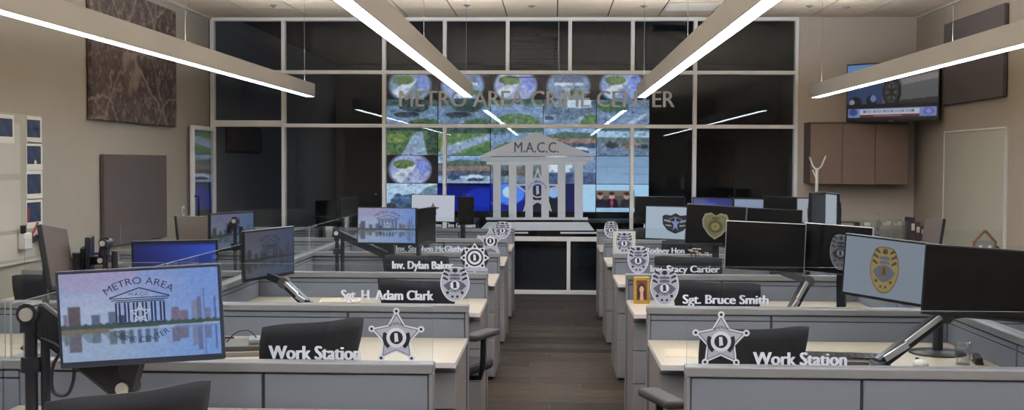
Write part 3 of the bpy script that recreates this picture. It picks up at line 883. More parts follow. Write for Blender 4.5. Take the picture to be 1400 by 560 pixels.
for (px, py), wh in zip(sp, where):
    d = FW * FPX + RT * (px - 700) - UP * (py - 280); k = (ZC - .008 - EYE) / d.z; p = d * k
    t = thing('sprinkler', 'small ceiling sprinkler %s' % wh, 'sprinkler', (p.x, p.y, ZC - .008), 0, 'ceiling sprinklers')
    MB().lathe([(0, 0), (.04, 0), (.04, -.006), (.012, -.012), (.012, -.03), (0, -.03)]).build('escutcheon', M['cap'], t)
    MB().lathe([(0, -.03), (.022, -.03), (.022, -.033), (0, -.033)]).build('deflector', M['chrome'], t)
t = thing('ceiling_vent', 'square slatted air vent in the ceiling right of middle', 'vent', (1.56, 13.05, ZC - .008))
MB().box(-.3, .3, -.29, .29, -.004, 0).build('backing', M['core'], t)
q = MB(); q.box(-.3, .3, -.3, -.27, -.012, -.004); q.box(-.3, .3, .27, .3, -.012, -.004); q.box(-.3, -.27, -.27, .27, -.012, -.004); q.box(.27, .3, -.27, .27, -.012, -.004); q.build('frame', M['grid'], t)
for k in range(6): MB().bar((-.27, -.22 + k * .088, -.008), (.27, -.22 + k * .088, -.008), .05, .004, up=(0, .35, 1)).build('slat', M['grid'], t)

# ================================================================== wall pieces
def wall_panel_left(name, lab, cat, y0, y1, z0, z1, mt, th=.05):
    t = thing(name, lab, cat, (XL + .0015, (y0 + y1) / 2, (z0 + z1) / 2))
    a, b = (y1 - y0) / 2, (z1 - z0) / 2
    MB().box(.008, th, -a, a, -b, b).build('face', mt, t, bevel=.006)
    MB().box(0, .008, -a + .02, a - .02, -b + .02, b - .02).build('backing', M['core'], t)
    return t


wall_panel_left('art_panel', 'square wall panel with brown marble print on left wall', 'panel', 10.30, 12.65, 2.01, 3.30, M['marble'])
wall_panel_left('acoustic_panel', 'plain dark grey acoustic panel below the marble print', 'panel', 10.58, 12.31, .80, 1.69, M['acou'])
t = thing('acoustic_panel', 'plain dark grey acoustic panel high on right wall', 'panel', (XR - .0015, 12.03, 2.735))
MB().box(-.05, -.008, -.85, .85, -.45, .45).build('face', M['acou'], t, bevel=.006); MB().box(-.008, 0, -.83, .83, -.43, .43).build('backing', M['core'], t)
t = thing('whiteboard', 'tall ivory board on right wall below the acoustic panel', 'board', (XR, 12.02, 1.28))
MB().box(-.02, -.003, -.86, .86, -.72, .70).build('face', M['board'], t, bevel=.003)
q = MB(); q.box(-.026, 0, -.875, -.86, -.735, .715); q.box(-.026, 0, .86, .875, -.735, .715); q.box(-.026, 0, -.86, .86, .70, .715); q.box(-.026, 0, -.86, .86, -.735, -.72); q.build('frame', M['white'], t)
# big poster board on the left wall
t = thing('poster_board', 'large pale poster board on left wall at the frame edge', 'board', (XL + .0015, 8.0, 1.42))
MB().box(0, .018, -1.6, 1.31, -.60, .58).build('board_face', M['board'], t, bevel=.003)
MB().box(.0, .024, -1.6, 1.31, -.62, -.60).build('pen_ledge', M['grid'], t)
for (y0, y1, z0, z1) in ((-.2, .95, .1, .50), (-.2, .95, -.35, .05), (-1.3, -.3, -.35, .5), (.35, 1.2, -.58, -.38)):
    MB().box(.018, .020, y0, y1, z0, z1).build('sheet', M['boardl'], t)
flyers = [((33, 163, 51, 188), 'blue flyer at top of the column on the poster board'), ((33, 199, 52, 224), 'blue flyer with a white dot, second down on the poster board'), ((33, 238, 52, 264), 'blue flyer third down on the poster board'), ((33, 277, 52, 302), 'blue flyer lowest on the poster board'), ((-6, 161, 13, 187), 'blue flyer beside the column, at the frame edge')]


def onleft(px, py, X=XL):
    d = FW * FPX + RT * (px - 700) - UP * (py - 280); k = X / d.x
    return d.y * k, EYE + d.z * k


for i, ((x0, y0, x1, y1), lab) in enumerate(flyers):
    ya, za = onleft(x0, y0); yb, zb = onleft(x1, y1)
    t = thing('flyer', lab, 'flyer', (XL + .022, (ya + yb) / 2, (za + zb) / 2), 0, 'blue flyers on the poster board')
    a, b = abs(yb - ya) / 2, abs(za - zb) / 2
    MB().box(0, .002, -a - .01, a + .03, -b - .05, b + .03).build('sheet', M['paper'], t)
    MB().box(.002, .003, -a, a, -b, b).build('picture', M['flyer'], t)
    if i == 1: MB().flat(ell(0, -.06, .02, .02, 12), 0).build('white_dot', M['white'], t).matrix_local = Matrix(((0, -1, 0, .0042), (1, 0, 0, .02), (0, 0, 1, 0), (0, 0, 0, 1)))
    if i == 3: MB().box(.003, .0035, -a + .01, -a + .04, -b + .01, b - .04).build('red_strip', M['red'], t)
# marker cup, phone holder and coiled cord
yq, zq = onleft(34, 328, XL + .05)
t = thing('marker_holder', 'white wall holder with black and red markers below the flyers', 'holder', (XL + .0205, yq, zq))
MB().box(.002, .07, -.07, .05, -.075, .06).build('tray', M['white'], t, bevel=.01)
MB().cyl((.04, -.04, -.02), (.04, -.05, .12), .022).build('black_eraser', M['chairp'], t)
MB().cyl((.04, .10, .03), (.05, .19, .13), .010).build('red_marker', M['red'], t)
MB().bar((.05, .03, -.01), (.06, .36, .035), .03, .045).build('black_marker', M['chairp'], t)
yq, zq = onleft(61, 335, XL + .03)
t = thing('coiled_cord', 'grey coil of cord hanging on left wall beside the markers', 'cord', (XL + .0205, yq, zq))
for k, (dy, rz_) in enumerate(((0, .085), (.05, .075), (-.04, .08), (.02, .07))):
    MB().tube([(.02 + .008 * k, dy + .085 * math.cos(a), rz_ * math.sin(a)) for a in np.linspace(0, 2 * math.pi, 20)], .006, 6).build('loop', M['taupe'], t)
MB().box(0, .05, -.012, .012, .07, .095).build('hook', M['white'], t)
t = thing('light_switch', 'small pale switch plate on left wall near the open door', 'switch', (XL, 13.0, 1.05))
MB().box(0, .008, -.04, .04, -.06, .06).build('plate', M['white'], t, bevel=.002); MB().box(.008, .014, -.012, .012, -.03, .03).build('rocker', M['cap'], t)

# wall cupboards
t = thing('wall_cupboard', 'brown three door wall cupboard under the television', 'cupboard', (3.05, YW - .03, 1.40))
MB().box(0, 1.155, -.34, -.01, .0, .725).build('carcass', M['cabd'], t)
for x0, x1 in ((.004, .376), (.382, .762), (.768, 1.15)): MB().box(x0, x1, -.362, -.343, -.012, .70).build('door', M['cabinet'], t, bevel=.002)
MB().box(0, 1.155, -.352, -.341, .70, .725).build('top_strip', M['cabd'], t)
t = thing('counter', 'dark topped counter below the wall cupboard', 'counter', (3.05, YW - .03, 0))
MB().box(0, 1.335, -.62, -.005, .70, .74).build('worktop', M['taupe'], t, bevel=.004)
MB().box(.02, 1.335, -.58, -.005, .08, .70).build('body', M['cabd'], t)
for k in range(3): MB().box(.03 + k * .435, .455 + k * .435, -.60, -.582, .1, .68).build('door', M['cabinet'], t, bevel=.002)
# television in the corner
t = thing('television', 'wall television in the corner showing a silver car and news ticker', 'television', (3.90, 13.31, 2.465), math.radians(-43.5))
MB().box(-.575, .575, 0, .05, -.345, .345).build('casing', M['tvblk'], t, bevel=.006)
screen_part(paint_tv(), 1.12, .645, t, cz=.008, y=-.003, gain=.8)
MB().box(-.03, .03, -.004, .0, -.342, -.328).build('logo_plate', M['cap'], t)
q = MB(); q.box(-.2, .2, .05, .08, -.15, .15); q.bar((0, .08, 0), (0, .40, 0), .06, .06); q.build('bracket', M['arm'], t)
# slim white stand
p = at(1117, 228, 13.2)
t = thing('coat_stand', 'slim white stand with forked top beside the glass wall', 'stand', (p.x, 13.2, 0))
MB().cyl((0, 0, .02), (0, 0, 1.58), .018).build('pole', M['white'], t)
MB().lathe([(0, 0), (.16, 0), (.16, .012), (.03, .03), (0, .03)]).build('base', M['white'], t)
for dx, dz in ((-.09, .13), (.10, .14), (-.05, -.1)):
    MB().tube([(0, 0, 1.55 + min(dz, 0)), (dx * .5, 0, 1.56 + min(dz, 0) + .04), (dx, 0, 1.58 + (dz if dz > 0 else -.02))], .009).build('hook', M['white'], t)
# things on the counter
CT = .74
def cpos(px, yy): return at(px, 300, yy).x
t = thing('desk_organiser', 'dark open tray unit at left on the counter', 'organiser', (cpos(1152, 13.55), 13.55, CT))
MB().box(-.13, .17, -.12, .12, 0, .015).build('base', M['arm'], t)
for z in (.07, .14, .20): MB().box(-.13, .17, -.12, .12, z, z + .008).build('shelf', M['armg'], t)
for x in (-.13, .162): MB().box(x, x + .008, -.12, .12, 0, .208).build('side_panel', M['arm'], t)
t = thing('mug', 'white mug on the counter between trays and file holder', 'mug', (cpos(1186, 13.5), 13.5, CT + .0))
MB().box(-.05, .05, -.05, .05, 0, .12).build('box_below', M['arm'], t)
MB().lathe([(0, .12), (.038, .12), (.042, .20), (.037, .20), (.034, .125), (0, .125)]).build('cup', M['white'], t); MB().tube([(.04, 0, .14), (.065, 0, .145), (.065, 0, .18), (.04, 0, .185)], .006).build('handle', M['white'], t)
t = thing('file_holder', 'clear file holder full of pale papers on the counter', 'file holder', (cpos(1219, 13.45), 13.45, CT))
q = MB(); q.box(-.15, .15, -.1, .1, 0, .008); q.box(-.15, -.142, -.1, .1, .008, .22); q.box(.142, .15, -.1, .1, .008, .22); q.box(-.142, .142, .092, .1, .008, .24); q.box(-.142, .142, -.1, -.092, .008, .18); q.build('tray', M['water'], t)
for k in range(6): MB().box(-.12 + k * .042, -.115 + k * .042, -.08, .08, .01, .17 + .05 * (k % 3) / 2).build('paper', M['paper'], t)
for px, hh, mt, cn in ((1244, .27, 'binder', 'navy'), (1251, .22, 'binderr', 'maroon'), (1258, .18, 'armg', 'grey')):
    t = thing('binder', '%s binder standing beside the clear file holder' % cn, 'binder', (min(cpos(px, 13.4), XR - .05), 13.4, CT), 0, 'binders on the counter')
    MB().box(-.025, .025, -.12, .12, 0, hh).build('cover', M[mt], t, bevel=.004); MB().box(-.018, .018, -.122, -.120, hh * .45, hh * .75).build('spine_label', M['paper'], t)

# ================================================================== the workstations
PY = [4.03 + 1.68 * k for k in range(6)]
PZ = .90
ROW = ['nearest row', 'second row', 'third row', 'fourth row', 'fifth row', 'farthest row']
LA, LB = (-1.94, -.43), (-3.53, -2.00)
RA, RB = (.475, 1.97), (2.03, 3.55)
DZ = .735


def partition(X0, X1, Y, lab, joints, rotz=0.0, post=None, glass=True, deco=None, glass_z=1.103, strip=True):
    """fabric partition with a cap rail and a glass screen; local x runs along it, local -y is its front"""
    t = thing('partition', lab, 'partition', (X0, Y, 0), rotz, 'grey fabric partitions with glass tops')
    Ln = X1 - X0
    MB().box(0.004, Ln - .004, .008, .052, .02, PZ - .036).build('core', M['core'], t)
    js = [0] + [j - X0 for j in joints] + [Ln]
    for a, b in zip(js[:-1], js[1:]):
        a2 = a + (.018 if a == 0 and post in ('l', 'b') else .006 if a else .002); b2 = b - (.018 if b == Ln and post in ('r', 'b') else .006 if b != Ln else .002)
        MB().box(a2, b2, 0, .06, .10, PZ - (.071 if strip else .043)).build('fabric_panel', M['fabric'], t, bevel=.003)
        if strip: MB().box(a2, b2, 0.002, .058, PZ - .066, PZ - .042).build('top_strip', M['fabric'], t, bevel=.002)
    MB().box(0, Ln, .004, .056, 0, .095).build('kick_plate', M['cap'], t)
    MB().box(-.002, Ln + .002, -.008, .068, PZ - .036, PZ).build('cap_rail', M['cap'], t, bevel=.004)
    if post in ('l', 'b'): MB().box(-.001, .015, -.002, .062, 0, PZ - .036).build('end_post', M['cap'], t, bevel=.003)
    if post in ('r', 'b'): MB().box(Ln - .015, Ln + .001, -.002, .062, 0, PZ - .036).build('end_post', M['cap'], t, bevel=.003)
    gs = None
    if glass:
        q = MB(); x0, x1, y0, y1, z0, z1 = 0.004, Ln - .004, .026, .034, PZ, glass_z
        vs = [(x, y, z) for x in (x0, x1) for y in (y0, y1) for z in (z0, z1)]
        q.add(vs, [(0, 4, 5, 1), (2, 3, 7, 6)], 0); q.add(vs, [(0, 1, 3, 2), (4, 6, 7, 5), (1, 5, 7, 3), (0, 2, 6, 4)], 1)
        gs = q.build('glass_screen', [M['glass'], M['gedge']], t)
    if deco and gs is not None:
        yg = Y + .0255
        for d in deco:
            if d[0] == 'text':
                _, s, px0, px1, pyb, pyt = d
                a, b, c = at(px0, pyb, yg), at(px1, pyb, yg), at(px0, pyt, yg)
                q = MB(); put_text(q, s, a.x - X0, b.x - X0, max(a.z, PZ + .006), c.z - a.z, .0245, 0, .045)
                q.build('lettering', M['vtext'], gs)
            else:
                kind, px0, px1, py0, py1 = d
                a, b = at(px0, py0, yg), at(px1, py1, yg)
                cx, cz = (a.x + b.x) / 2 - X0, (a.z + b.z) / 2; rx, rz = (b.x - a.x) / 2, (a.z - b.z) / 2
                cz = max(cz, PZ + rz + .002)
                q = MB()
                if kind == 'star': badge_star(q, cx, cz - rz * .05, max(rx, rz) * 1.02, .0245)
                elif kind == 'oval': badge_oval(q, cx, cz, rx, rz, .0245)
                elif kind == 'eight': badge_eight(q, cx, cz, rz, .0245)
                q.build('badge', [M[k] for k in BM], gs)
    return t


decoL = [[('text', 'Work Station', 367, 494, 490, 472), ('star', 505, 579, 423, 494)],
         [('text', 'Sgt. H. Adam Clark', 466, 593, 409, 396), ('oval', 602, 642, 363, 412)],
         [('text', 'Inv. Dylan Baker', 536, 620, 367, 356.5), ('eight', 630, 668, 333, 371)],
         [('text', 'Inv. Stephen McGlathery', 541, 645, 343.5, 335.5), ('star', 653, 688, 312, 346)],
         [('oval', 676, 698, 302, 326)],
         [('text', 'Inv. Tim Graham', 594, 650, 310.3, 304.3)]]
decoR = [[('text', 'Work Station', 1029, 1158, 501.5, 484.5), ('star', 948, 1023, 431, 502)],
         [('text', 'Sgt. Bruce Smith', 933, 1051, 414.5, 402.5), ('oval', 889, 928, 366, 417)],
         [('text', 'Inv. Stacy Cartier', 889, 984, 371.5, 362.5), ('oval', 858, 887, 335, 374)],
         [('text', 'Rodney Hon', 883, 936, 346, 338.5), ('oval', 841, 866, 318, 348)],
         [('oval', 826, 845, 302, 325)],
         [('text', 'Inv.', 880, 890, 311, 305)]]
wordL = ['printed Work Station and a star badge', 'a sergeant name and an oval shield', 'an inspector name and a pointed round badge', 'an inspector name and a small star', 'a small shield only', 'a short inspector name']
wordR = ['printed Work Station and a star badge', 'a sergeant name and an oval shield', 'an inspector name and an oval shield', 'a faint name and a shield over a white print', 'a small shield only', 'a barely visible word']
for k in range(6):
    partition(*LA, PY[k], 'grey partition left of the aisle, %s, glass with %s' % (ROW[k], wordL[k]), [-1.045], 0, 'r', True, decoL[k], strip=k > 0)
    partition(*RA, PY[k], 'grey partition right of the aisle, %s, glass with %s' % (ROW[k], wordR[k]), [1.095], 0, 'l', True, decoR[k], strip=k > 0)
    partition(*LB, PY[k], 'grey partition by the poster board wall, %s, plain glass' % ROW[k], [-2.9], 0, 'l')
    if k: partition(*RB, PY[k], 'grey partition by the cupboard side wall, %s, plain glass' % ROW[k], [2.65], 0, 'r')
for k in range(5):
    partition(-1.94, -1.94 + 1.68, PY[k], 'lengthwise partition left of the aisle, between %s and %s' % (ROW[k], ROW[k + 1]), [-1.94 + .84], math.pi / 2)
    partition(2.03, 2.03 + 1.68, PY[k], 'lengthwise partition right of the aisle, between %s and %s' % (ROW[k], ROW[k + 1]), [2.03 + .84], math.pi / 2, None, True)


def desk(X0, X1, Y, lab, end):
    t = thing('desk', lab, 'desk', (X0, Y, 0), 0, 'cream topped desks')
    Ln = X1 - X0
    q = MB(); q.box(.002, Ln - .002, -.72, -.0095, DZ - .026, DZ)
    o = q.build('desktop', [M['cream'], M['edge']], t, bevel=.0015)
    for p in o.data.polygons:
        if abs(p.normal.z) < .5: p.material_index = 1
    MB().box(.05, Ln - .05, -.06, -.0095, .40, DZ - .026).build('modesty_panel', M['taupe'], t)
    if end == 'r': MB().box(.004, .03, -.60, -.0095, 0, DZ - .026).build('end_panel', M['taupe'], t)
    else: MB().box(Ln - .03, Ln - .004, -.60, -.0095, 0, DZ - .026).build('end_panel', M['taupe'], t)
    return t


def pedestal(xc, Y, lab):
    t = thing('drawer_pedestal', lab, 'drawers', (xc, Y, 0), 0, 'drawer pedestals under the desks')
    MB().box(-.21, .21, -.60, -.075, 0.012, DZ - .027).build('body', M['taupe'], t, bevel=.002)
    for z0, z1 in ((.02, .30), (.305, .50), (.505, .672)):
        d = MB().box(-.207, .207, -.622, -.601, z0, z1).build('drawer', M['drawer'], t, bevel=.003)
        MB().box(-.06, .06, -.628, -.6215, z1 - .035, z1 - .02).build('handle', M['cap'], d)
    MB().box(-.207, .207, -.618, -.601, .677, DZ - .027).build('top_rail', M['drawer'], t)
    for sx in (-.18, .18):
        for sy in (-.55, -.12): MB().cyl((sx, sy, 0), (sx, sy, .013), .02, n=8).build('foot', M['core'], t)
    return t


for k in range(6):
    desk(*LA, PY[k], 'cream desk left of the aisle, %s' % ROW[k], 'l' if False else 'r')
    pedestal(-.645, PY[k], 'grey drawer pedestal at the aisle end of the left desk, %s' % ROW[k])
    desk(*RA, PY[k], 'cream desk right of the aisle, %s' % ROW[k], 'l')
    pedestal(.69, PY[k], 'grey drawer pedestal at the aisle end of the right desk, %s' % ROW[k])
    if k:
        desk(*LB, PY[k], 'cream desk by the poster board wall, %s' % ROW[k], 'l'); desk(*RB, PY[k], 'cream desk by the cupboard side wall, %s' % ROW[k], 'r')
        pedestal(-3.31, PY[k], 'grey drawer pedestal by the poster board wall, %s' % ROW[k]); pedestal(3.33, PY[k], 'grey drawer pedestal by the cupboard side wall, %s' % ROW[k])


# ------------------------------------------------------------------ chairs
def make_chair():
    t = thing('task_chair', 'x', 'chair')
    # backrest: curved pad, rounded, wider at the top; the sitter faces +y
    q = MB(); nu, nv = 13, 11; grid = [[], []]
    for side, off in ((0, -.018), (1, .018)):
        for j in range(nv):
            v = j / (nv - 1)
            for i in range(nu):
                u = -1 + 2 * i / (nu - 1)
                hw = .180 + .062 * v ** .9
                kk = 1 - .05 * max(0, abs(v * 2 - 1) - .7) / .3
                z = .50 + .49 * v - .022 * (abs(u) ** 4) * (1 if v > .5 else -1) * abs(v * 2 - 1) + .012 * u * u * v
                x = u * hw * kk
                yv_ = -.22 - .10 * v ** 1.6 + .075 * u * u * (.6 + .4 * v) - .05 * math.exp(-((v - .25) / .25) ** 2) * -1 * .5
                edge = 1 - .75 * max(abs(u), abs(2 * v - 1)) ** 8
                q.v.append((x, yv_ + off * edge, z))
    for s in (0, 1):
        o = s * nu * nv
        for j in range(nv - 1):
            for i in range(nu - 1):
                f = [o + j * nu + i, o + j * nu + i + 1, o + (j + 1) * nu + i + 1, o + (j + 1) * nu + i]
                q.f.append(f if s == 0 else f[::-1]); q.m.append(0); q.sm.append(True)
    rim = [j for j in range(nu)] + [nu - 1 + nu * j for j in range(1, nv)] + [nu * (nv - 1) + i for i in range(nu - 2, -1, -1)] + [nu * j for j in range(nv - 2, 0, -1)]
    o = nu * nv
    for a, b in zip(rim, rim[1:] + rim[:1]): q.f.append([a, o + a, o + b, b]); q.m.append(0); q.sm.append(True)
    q.build('backrest', M['chair'], t)
    q = MB(); q.bar((0, -.10, .42), (0, -.25, .52), .09, .03); q.bar((0, -.25, .52), (0, -.30, .74), .07, .03, up=(0, 1, 0)); q.build('back_support', M['chairp'], t, bevel=.006)
    q = MB(); q.add([], []); q.box(-.245, .245, -.20, .27, .44, .505); q.build('seat', M['chair'], t, bevel=.03, seg=3)
    MB().box(-.14, .14, -.12, .14, .40, .442).build('seat_mechanism', M['chairp'], t, bevel=.01)
    for s in (-1, 1):
        a = MB(); a.tube([(s * .16, .02, .42), (s * .27, .02, .43), (s * .285, .02, .50), (s * .285, .03, .66)], .016, 8); ao = a.build('armrest', M['chairp'], t)
        MB().box(s * .285 - .045, s * .285 + .045, -.14, .16, .655, .69).build('arm_pad', M['grp'], ao, bevel=.012, seg=2)
    MB().cyl((0, 0, .10), (0, 0, .41), .026).build('gas_column', M['chairp'], t)
    b = MB(); b.cyl((0, 0, .075), (0, 0, .125), .045)
    for k in range(5):
        a = 2 * math.pi * k / 5 + .3; c, s = math.cos(a), math.sin(a)
        b.bar((.03 * c, .03 * s, .105), (.29 * c, .29 * s, .075), .055, .04, w1=.032, h1=.026)
    bo = b.build('base', M['chairp'], t)
    for k in range(5):
        a = 2 * math.pi * k / 5 + .3; c, s = math.cos(a), math.sin(a)
        q = MB(); q.cyl((.28 * c - .02 * s, .28 * s + .02 * c, .03), (.28 * c + .02 * s, .28 * s - .02 * c, .03), .03, n=12); q.cyl((.28 * c, .28 * s, .045), (.28 * c, .28 * s, .078), .009, n=8)
        q.build('caster', M['chairp'], bo)
    return t


chair0 = make_chair(); first_chair = True
CH = [(-1.31, 3.19, 44, 'black task chair in front of the skyline monitor, nearest on the left'),
      (-1.12, 4.68, 42, 'black task chair behind the left Work Station lettering'),
      (-.66, 6.33, -22, 'black task chair jutting into the aisle behind the sergeant glass on left'),
      (-.92, 7.98, -6, 'black task chair behind the third glass left of the aisle'),
      (-1.30, 9.72, 5, 'black task chair behind the fourth glass left of the aisle'),
      (-1.55, 11.42, -10, 'black task chair in farthest station left of the aisle'),
      (.715, 4.66, 18, 'black task chair behind the right Work Station lettering'),
      (.93, 6.36, -12, 'black task chair behind the sergeant glass on right'),
      (.98, 8.02, -14, 'black task chair behind the third glass right of the aisle'),
      (1.1, 9.75, 8, 'black task chair behind the white print, right of the aisle'),
      (1.05, 11.45, -8, 'black task chair in farthest station right of the aisle'),
      (-2.85, 6.50, 12, 'black task chair by the poster board wall left of the blue monitor'),
      (2.75, 8.05, -16, 'black task chair by the cupboard side wall')]
for x, yy, rz, lab in CH:
    if first_chair: chair0.location = (x, yy, 0); chair0.scale = (1, 1, 1.02); chair0.rotation_euler = (0, 0, math.radians(rz)); chair0['label'] = lab; first_chair = False; chair0['group'] = 'black task chairs'
    else: dup(chair0, (x, yy, 0), math.radians(rz), lab)


# ------------------------------------------------------------------ monitors and their arms
def monitor(px, py, Y, wd, ht, yw, rl, lab, cv=None, gain=1.0, trim='black', chin=.018, bz=.012, off='dark', tilt=0.0, loc=None):
    c = loc or at(px, py, Y)
    t = thing('monitor', lab, 'monitor', c, math.radians(yw)); t.rotation_euler = (math.radians(-tilt), math.radians(rl), math.radians(yw))
    t['group'] = 'desk monitors'
    a, b = wd / 2, ht / 2
    q = MB(); q.box(-a, a, 0, .022, -b, b); q.build('casing', M[trim], t, bevel=.003)
    MB().box(-a * .62, a * .62, .022, .05, -b * .6, b * .6).build('back_cover', M['black'], t, bevel=.01)
    if cv is not None:
        screen_part(cv, wd - 2 * bz, ht - bz - chin, t, cz=(chin - bz) / 2, y=-.001, gain=gain)
    else:
        MB().box(-a + bz * .6, a - bz * .6, -.001, .001, -b + chin * .6, b - bz * .6).build('screen', M[off], t)
    return t, c


def wpart(t, mb, name, mat, bevel=0.0, seg=1):
    """part of a tilted monitor whose geometry is given upright, relative to the monitor's centre"""
    o = mb.build(name, mat, t, bevel, seg)
    o.matrix_local = t.rotation_euler.to_matrix().inverted().to_4x4()
    return o


def neck(t, c, surf=DZ, mt='arm', disc=.12, yw=0):
    """own stand of a monitor: neck and foot, kept upright"""
    h = c.z - surf
    back = Vector((-math.sin(math.radians(yw)), math.cos(math.radians(yw)), 0))
    q = MB(); q.bar(back * .075 + Vector((0, 0, -h + .01)), back * .060 + Vector((0, 0, .03)), .05, .022, up=back); q.bar(back * .03, back * .072, .08, .08)
    wpart(t, q, 'stand_neck', M[mt])
    q = MB(); q.lathe([(0, -h), (disc, -h), (disc, -h + .008), (disc * .7, -h + .014), (0, -h + .014)], (back.x * .06, back.y * .06, 0), 24)
    wpart(t, q, 'stand_base', M[mt])


def smooth(pts, n=6):
    P_ = [Vector(p) for p in pts]; out = []
    for i in range(len(P_) - 1):
        p0, p1, p2, p3 = P_[max(i - 1, 0)], P_[i], P_[i + 1], P_[min(i + 2, len(P_) - 1)]
        for k in range(n):
            s = k / n; out.append(.5 * ((2 * p1) + (p2 - p0) * s + (2 * p0 - 5 * p1 + 4 * p2 - p3) * s * s + (3 * p1 - p0 - 3 * p2 + p3) * s ** 3))
    out.append(P_[-1]); return out


def arm(t, c, base, top, low, surf=DZ, mt='arm', thick=.075, loop=False):
    """pole arm of a monitor: post on the desk, lower arm down to a knuckle, neck up to the monitor back (parts of the monitor)"""
    b = Vector((base[0], base[1], surf)) - c; T, Lw = Vector(top) - c, Vector(low) - c
    yw = t.rotation_euler.z; back = Vector((-math.sin(yw), math.cos(yw), 0)); Hd = back * .05
    k = min(1.0, .4 + thick * 6)
    wpart(t, MB().cyl(b, b + Vector((0, 0, .03)), .055), 'desk_clamp', M[mt])
    q = MB(); q.cyl(b + Vector((0, 0, .03)), Vector((b.x, b.y, T.z)), .020 * k); q.cyl(b + Vector((.043, .01, .03)), Vector((b.x + .043, b.y + .01, T.z - .06)), .015); q.cyl(Vector((b.x, b.y, b.z + (T.z - b.z) * .48)), Vector((b.x, b.y, b.z + (T.z - b.z) * .6)), .032)
    wpart(t, q, 'pole', M[mt])
    q = MB(); q.cyl(T + Vector((0, -.03, -.02)), T + Vector((0, .05, -.02)), .036 * k); q.bar(T + Vector((0, 0, -.08)), T + Vector((0, 0, .01)), .05 * k, .05 * k, up=(0, 1, 0)); wpart(t, q, 'shoulder', M[mt])
    wpart(t, MB().bar(T + Vector((0, .01, -.02)), Lw, .05, thick), 'lower_arm', M[mt], .008)
    for p in (T + Vector((0, 0, -.02)), Lw): wpart(t, MB().cyl(p + Vector((0, -.030, 0)), p + Vector((0, -.039, 0)), .022 * k, n=16), 'bolt', M['chrome'])
    q = MB(); q.cyl(Lw + Vector((0, -.03, 0)), Lw + Vector((0, .05, 0)), .036 * k); q.bar(Lw, Hd + back * .04, .07 * k, .05 * k, up=(0, 1, 0)); q.bar(Hd + back * .04, Hd - back * .01, .09, .09); wpart(t, q, 'upper_arm', M[mt], .004)
    if loop:
        pts = [T + Vector(v) for v in ((.03, .0, -.10), (.10, -.01, -.13), (.15, -.02, -.20), (.13, -.02, -.28), (.08, -.02, -.27), (.085, -.02, -.18), (.14, -.01, -.12), (.20, .0, -.14))]
        wpart(t, MB().tube(smooth(pts), .006), 'cable_loop', M['arm'])


def gas_arm(t, c, foot, tip, surf=DZ, via=None):
    """leaning gas spring arm from a foot on the desk up to a knuckle, then to the monitor back"""
    f = Vector((foot[0], foot[1], surf)) - c; e = Vector(tip) - c
    yw = t.rotation_euler.z; back = Vector((-math.sin(yw), math.cos(yw), 0)); off = Vector((0, -.031, .012))
    wpart(t, MB().lathe([(0, 0), (.06, 0), (.06, .012), (.035, .03), (.035, .05), (0, .05)], f), 'foot', M['arm'])
    s0 = f + Vector((0, 0, .035))
    wpart(t, MB().bar(s0, e, .045, .055), 'lower_arm', M['arm'], .008)
    wpart(t, MB().bar(s0.lerp(e, .40) + off, s0.lerp(e, .92) + off, .012, .020), 'chrome_tube', M['chrome'])
    wpart(t, MB().bar(s0.lerp(e, .08) + off, s0.lerp(e, .42) + off - Vector((0, 0, .012)), .012, .026), 'gas_strut', M['chrome'])
    wpart(t, MB().cyl(e + Vector((0, -.036, 0)), e + Vector((0, .036, 0)), .034), 'knuckle', M['armg'])
    under = back * .085 + Vector((0, 0, -.115)); q = MB(); q.bar(e, under, .04, .05, up=(0, 1, 0)); q.bar(under, back * .085 + Vector((0, 0, .03)), .05, .04, up=(0, 1, 0)); q.bar(back * .09, back * .04, .09, .09); wpart(t, q, 'upper_arm', M['arm'])


INK = {}


def ink(name, rgb, gain=1.0):
    """picture element shown on a lit display: it glows like the rest of the screen"""
    if name not in INK:
        mt, N, L, b = new_mat(name); c = lin(rgb) * gain
        b.inputs['Base Color'].default_value = (.012, .012, .014, 1); b.inputs['Roughness'].default_value = .35
        b.inputs['Emission Color'].default_value = (*c, 1); b.inputs['Emission Strength'].default_value = SCREEN
        INK[name] = mt
    return INK[name]


